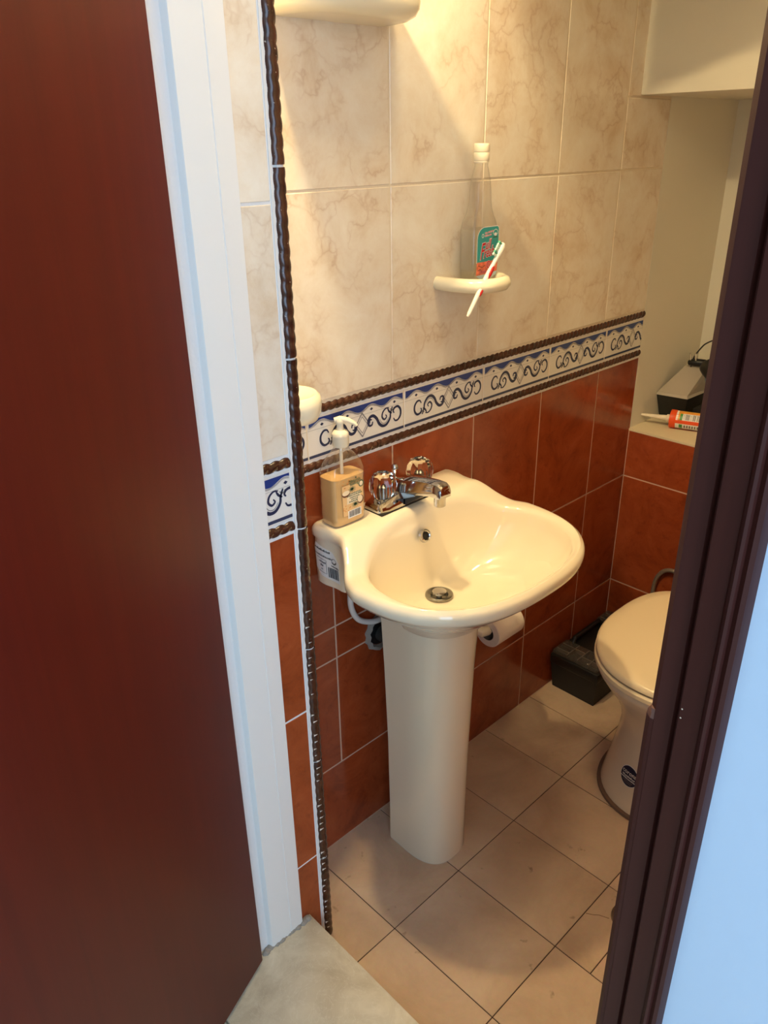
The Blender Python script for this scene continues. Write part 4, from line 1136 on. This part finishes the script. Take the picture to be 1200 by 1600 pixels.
# ------------------------------------------------------------------ things on the ledge
LZ = 0.734
tu = empty('sealant_tube', (1.42, -0.13, LZ), 'orange and white sealant cartridge lying on the beige ledge', 'sealant tube')
td = Vector((0.30, -0.954, 0)).normalized()
tq = Matrix.Translation((1.386, -0.083, LZ + 0.0262)) @ Vector((0, 0, 1)).rotation_difference(td).to_matrix().to_4x4()
B(tq).lathe([(0.0245, 0.010), (0.0245, 0.190)], (0, 0, 0), 36).build('cartridge', M['tube_orange'], tu, smooth=40)
B(tq).lathe([(0.0190, -0.002), (0.0252, -0.0005), (0.0258, 0.003), (0.0258, 0.014), (0.0247, 0.0155)], (0, 0, 0), 36).build('end_cap', M['tube_orange'], tu, smooth=40)
B(tq).lathe([(0.0022, -0.094), (0.0026, -0.092), (0.0075, -0.012), (0.0105, -0.010), (0.0105, -0.001)], (0, 0, 0), 20).build('nozzle', M['tube_white'], tu, smooth=40)
lb = B()
def wrap(a0, a1, s0, s1, rad):
    """label patch on the cartridge: angles measured from straight up toward the doorway"""
    side = Vector((-td.y, td.x, 0)); side = side if side.x < 0 else -side
    up = Vector((0, 0, 1)); c = Vector((1.386, -0.083, LZ + 0.0262)); n = 8; vs = []; fs = []
    for i in range(n + 1):
        a = math.radians(a0 + (a1 - a0) * i / n)
        d_ = (up * math.cos(a) + side * math.sin(a)) * rad
        vs += [c + d_ + td * s0, c + d_ + td * s1]
    for i in range(n): fs.append((2 * i, 2 * i + 1, 2 * i + 3, 2 * i + 2))
    lb.add(vs, fs)
lb.mat(0); wrap(-40, 78, 0.0165, 0.022, 0.02465); wrap(28, 76, 0.034, 0.10, 0.0248); wrap(100, 150, 0.0165, 0.10, 0.02465)
lb.mat(1); wrap(-40, 76, 0.022, 0.10, 0.02462)
lb.mat(2); wrap(30, 76, 0.027, 0.034, 0.0248); wrap(104, 138, 0.027, 0.036, 0.0248)
lb.mat(3)
s = 0.037
while s < 0.095:
    w = random.choice((0.001, 0.0016, 0.0026)); wrap(32, 72, s, s + w, 0.02495); s += w + random.choice((0.0012, 0.003))
for k in range(7): wrap(108, 132, 0.040 + 0.007 * k, 0.044 + 0.007 * k, 0.02485)
lb.build('printed_label', [M['p_white'], M['tube_yellow'], M['tube_green'], M['p_grey']], tu, smooth=60, fix=False)

dv = empty('charger', (1.50, -0.055, LZ), 'black and grey plastic power charger standing on the ledge', 'charger')
B().loft([[(1.462, -0.010, LZ + 0.001), (1.462, -0.085, LZ + 0.001), (1.560, -0.090, LZ + 0.001), (1.560, -0.010, LZ + 0.001)], [(1.436, -0.007, LZ + 0.070), (1.436, -0.100, LZ + 0.074), (1.585, -0.105, LZ + 0.074), (1.585, -0.007, LZ + 0.070)]]).build('housing', M['black_soft'], dv)
B().loft([[(1.432, -0.006, LZ + 0.071), (1.432, -0.102, LZ + 0.075), (1.59, -0.108, LZ + 0.075), (1.59, -0.006, LZ + 0.071)], [(1.436, -0.007, LZ + 0.078), (1.436, -0.098, LZ + 0.082), (1.59, -0.104, LZ + 0.082), (1.59, -0.007, LZ + 0.078)],
          [(1.53, -0.034, LZ + 0.140), (1.53, -0.098, LZ + 0.142), (1.59, -0.104, LZ + 0.142), (1.59, -0.034, LZ + 0.140)]]).build('sloping_top', M['grey_plastic'], dv)
pl = empty('power_plug', (1.53, -0.09, LZ + 0.14), 'black power plug with two metal prongs lying on the charger', 'plug')
B().tube([(1.540, -0.040, LZ + 0.150), (1.540, -0.055, LZ + 0.1535), (1.545, -0.085, LZ + 0.1545), (1.55, -0.099, LZ + 0.155)], [0.007, 0.0115, 0.0115, 0.006], 12).build('plug_body', M['black'], pl, smooth=50)
for dx in (0.0, 0.014):
    B().tube([(1.528 + dx * 0.3, -0.050 - dx, LZ + 0.162), (1.523 + dx * 0.3, -0.048 - dx, LZ + 0.182)], 0.0028, 8).build('prong', M['chrome'], pl, smooth=40)
B().tube(catmull([(1.53, -0.052, LZ + 0.135), (1.54, -0.052, LZ + 0.165), (1.55, -0.065, LZ + 0.195), (1.555, -0.080, LZ + 0.212), (1.60, -0.098, LZ + 0.22), (1.62, -0.10, LZ + 0.20)], 6), 0.0022, 8).build('cord', M['black'], pl, smooth=50)
ba = empty('drill', (1.50, -0.155, LZ), 'black cordless drill standing behind the sealant cartridge', 'drill')
B().loft([[(1.458, -0.113, LZ + 0.001), (1.458, -0.20, LZ + 0.001), (1.55, -0.20, LZ + 0.001), (1.55, -0.113, LZ + 0.001)], [(1.458, -0.111, LZ + 0.045), (1.458, -0.20, LZ + 0.045), (1.55, -0.20, LZ + 0.045), (1.55, -0.111, LZ + 0.045)]]).build('battery', M['black_soft'], ba)
B().loft([sq_ring(1.497, -0.150, 0.022, 0.020, LZ + 0.044, 3, 20), sq_ring(1.492, -0.146, 0.019, 0.018, LZ + 0.10, 3, 20), sq_ring(1.482, -0.145, 0.022, 0.022, LZ + 0.135, 3, 20)]).build('grip', M['bluegrey'], ba, smooth=50)
B().tube([(1.480, -0.1065, LZ + 0.155), (1.480, -0.114, LZ + 0.158), (1.480, -0.130, LZ + 0.160), (1.480, -0.22, LZ + 0.160), (1.480, -0.24, LZ + 0.160)], [0.010, 0.020, 0.030, 0.033, 0.02], 18).build('motor_housing', M['black'], ba, smooth=50)

# sticker laid on the toilet foot, following its curve
def foot_point(a, z):
    """surface of the toilet foot at angle a (0 = straight to the front) and height z"""
    prev = None
    for r0, r1 in zip(bw[:-1], bw[1:]):
        if r0[0][2] <= z <= r1[0][2]:
            k = (z - r0[0][2]) / (r1[0][2] - r0[0][2])
            K = len(r0); f = (math.pi - a) / (2 * math.pi) * K
            i = int(f) % K; j = (i + 1) % K; w = f - int(f)
            p = [Vector(r0[i]).lerp(Vector(r0[j]), w), Vector(r1[i]).lerp(Vector(r1[j]), w)]
            return p[0].lerp(p[1], k)
class Foot:
    """maps sticker coordinates (metres) onto the foot"""
    def __init__(s, a0, z0):
        s.tab = []
        a = -1.2; p = foot_point(a, z0); acc = 0
        while a < 1.2:
            s.tab.append((acc, a)); q_ = foot_point(a + 0.02, z0); acc += (q_ - p).length; p = q_; a += 0.02
        s.z0 = z0
        s.l0 = next(l for l, aa in s.tab if aa >= a0)
    def at(s, u, v, h):
        L = s.l0 - u
        a = next((aa for l, aa in s.tab if l >= L), s.tab[-1][1])
        for (l0, a0), (l1, a1) in zip(s.tab[:-1], s.tab[1:]):
            if l0 <= L <= l1: a = a0 + (a1 - a0) * (L - l0) / (l1 - l0)
        p = foot_point(a, s.z0 + v); e = 0.01
        t1 = foot_point(a + e, s.z0 + v) - p; t2 = foot_point(a, s.z0 + v + 0.004) - p
        n = t1.cross(t2).normalized()
        if n.x > 0: n = -n
        return p + n * h
FT = Foot(0.22, 0.098)
def foot_add(dst, src):
    """re-lay flat (u, v, h) geometry onto the curved foot"""
    dst.v = [FT.at(p.x, p.y, p.z) for p in src.v]; dst.f = src.f; dst.mi = src.mi
fl0 = (Vector((0, 0, 0)), Vector((1, 0, 0)), Vector((0, 1, 0)), Vector((0, 0, 1)))
src = B().mat(1)
def fan(b, r, h):
    n = 28; rings = []
    vs = [(0, 0, h)]; fs = []
    for rr_ in (r * 0.5, r):
        vs += [(rr_ * math.cos(2 * math.pi * i / n), rr_ * math.sin(2 * math.pi * i / n), h) for i in range(n)]
    for i in range(n):
        j = (i + 1) % n
        fs += [(0, 1 + i, 1 + j), (1 + i, 1 + n + i, 1 + n + j, 1 + j)]
    b.add(vs, fs)
fan(src, 0.0272, 0.0006); src.mat(0); fan(src, 0.0255, 0.0012)
src.mat(1)
text_into(src, 'corona', 0.0150, (0, 0.004), fl0, 0.0020, 'CENTER', bold=0.0002)
marks(src, 11, 0.0062, (0, -0.004), fl0, 0.0020, 'CENTER', bold=0.0001)
marks(src, 15, 0.0055, (0, -0.0095), fl0, 0.0020, 'CENTER', bold=0.0001)
src.mat(2); marks(src, 13, 0.0042, (0, -0.0150), fl0, 0.0020, 'CENTER'); marks(src, 8, 0.0042, (0, -0.0195), fl0, 0.0020, 'CENTER')
dst = B(); foot_add(dst, src)
dst.build('round_sticker', [M['p_navy'], M['p_white'], M['p_grey']], to, fix=False)
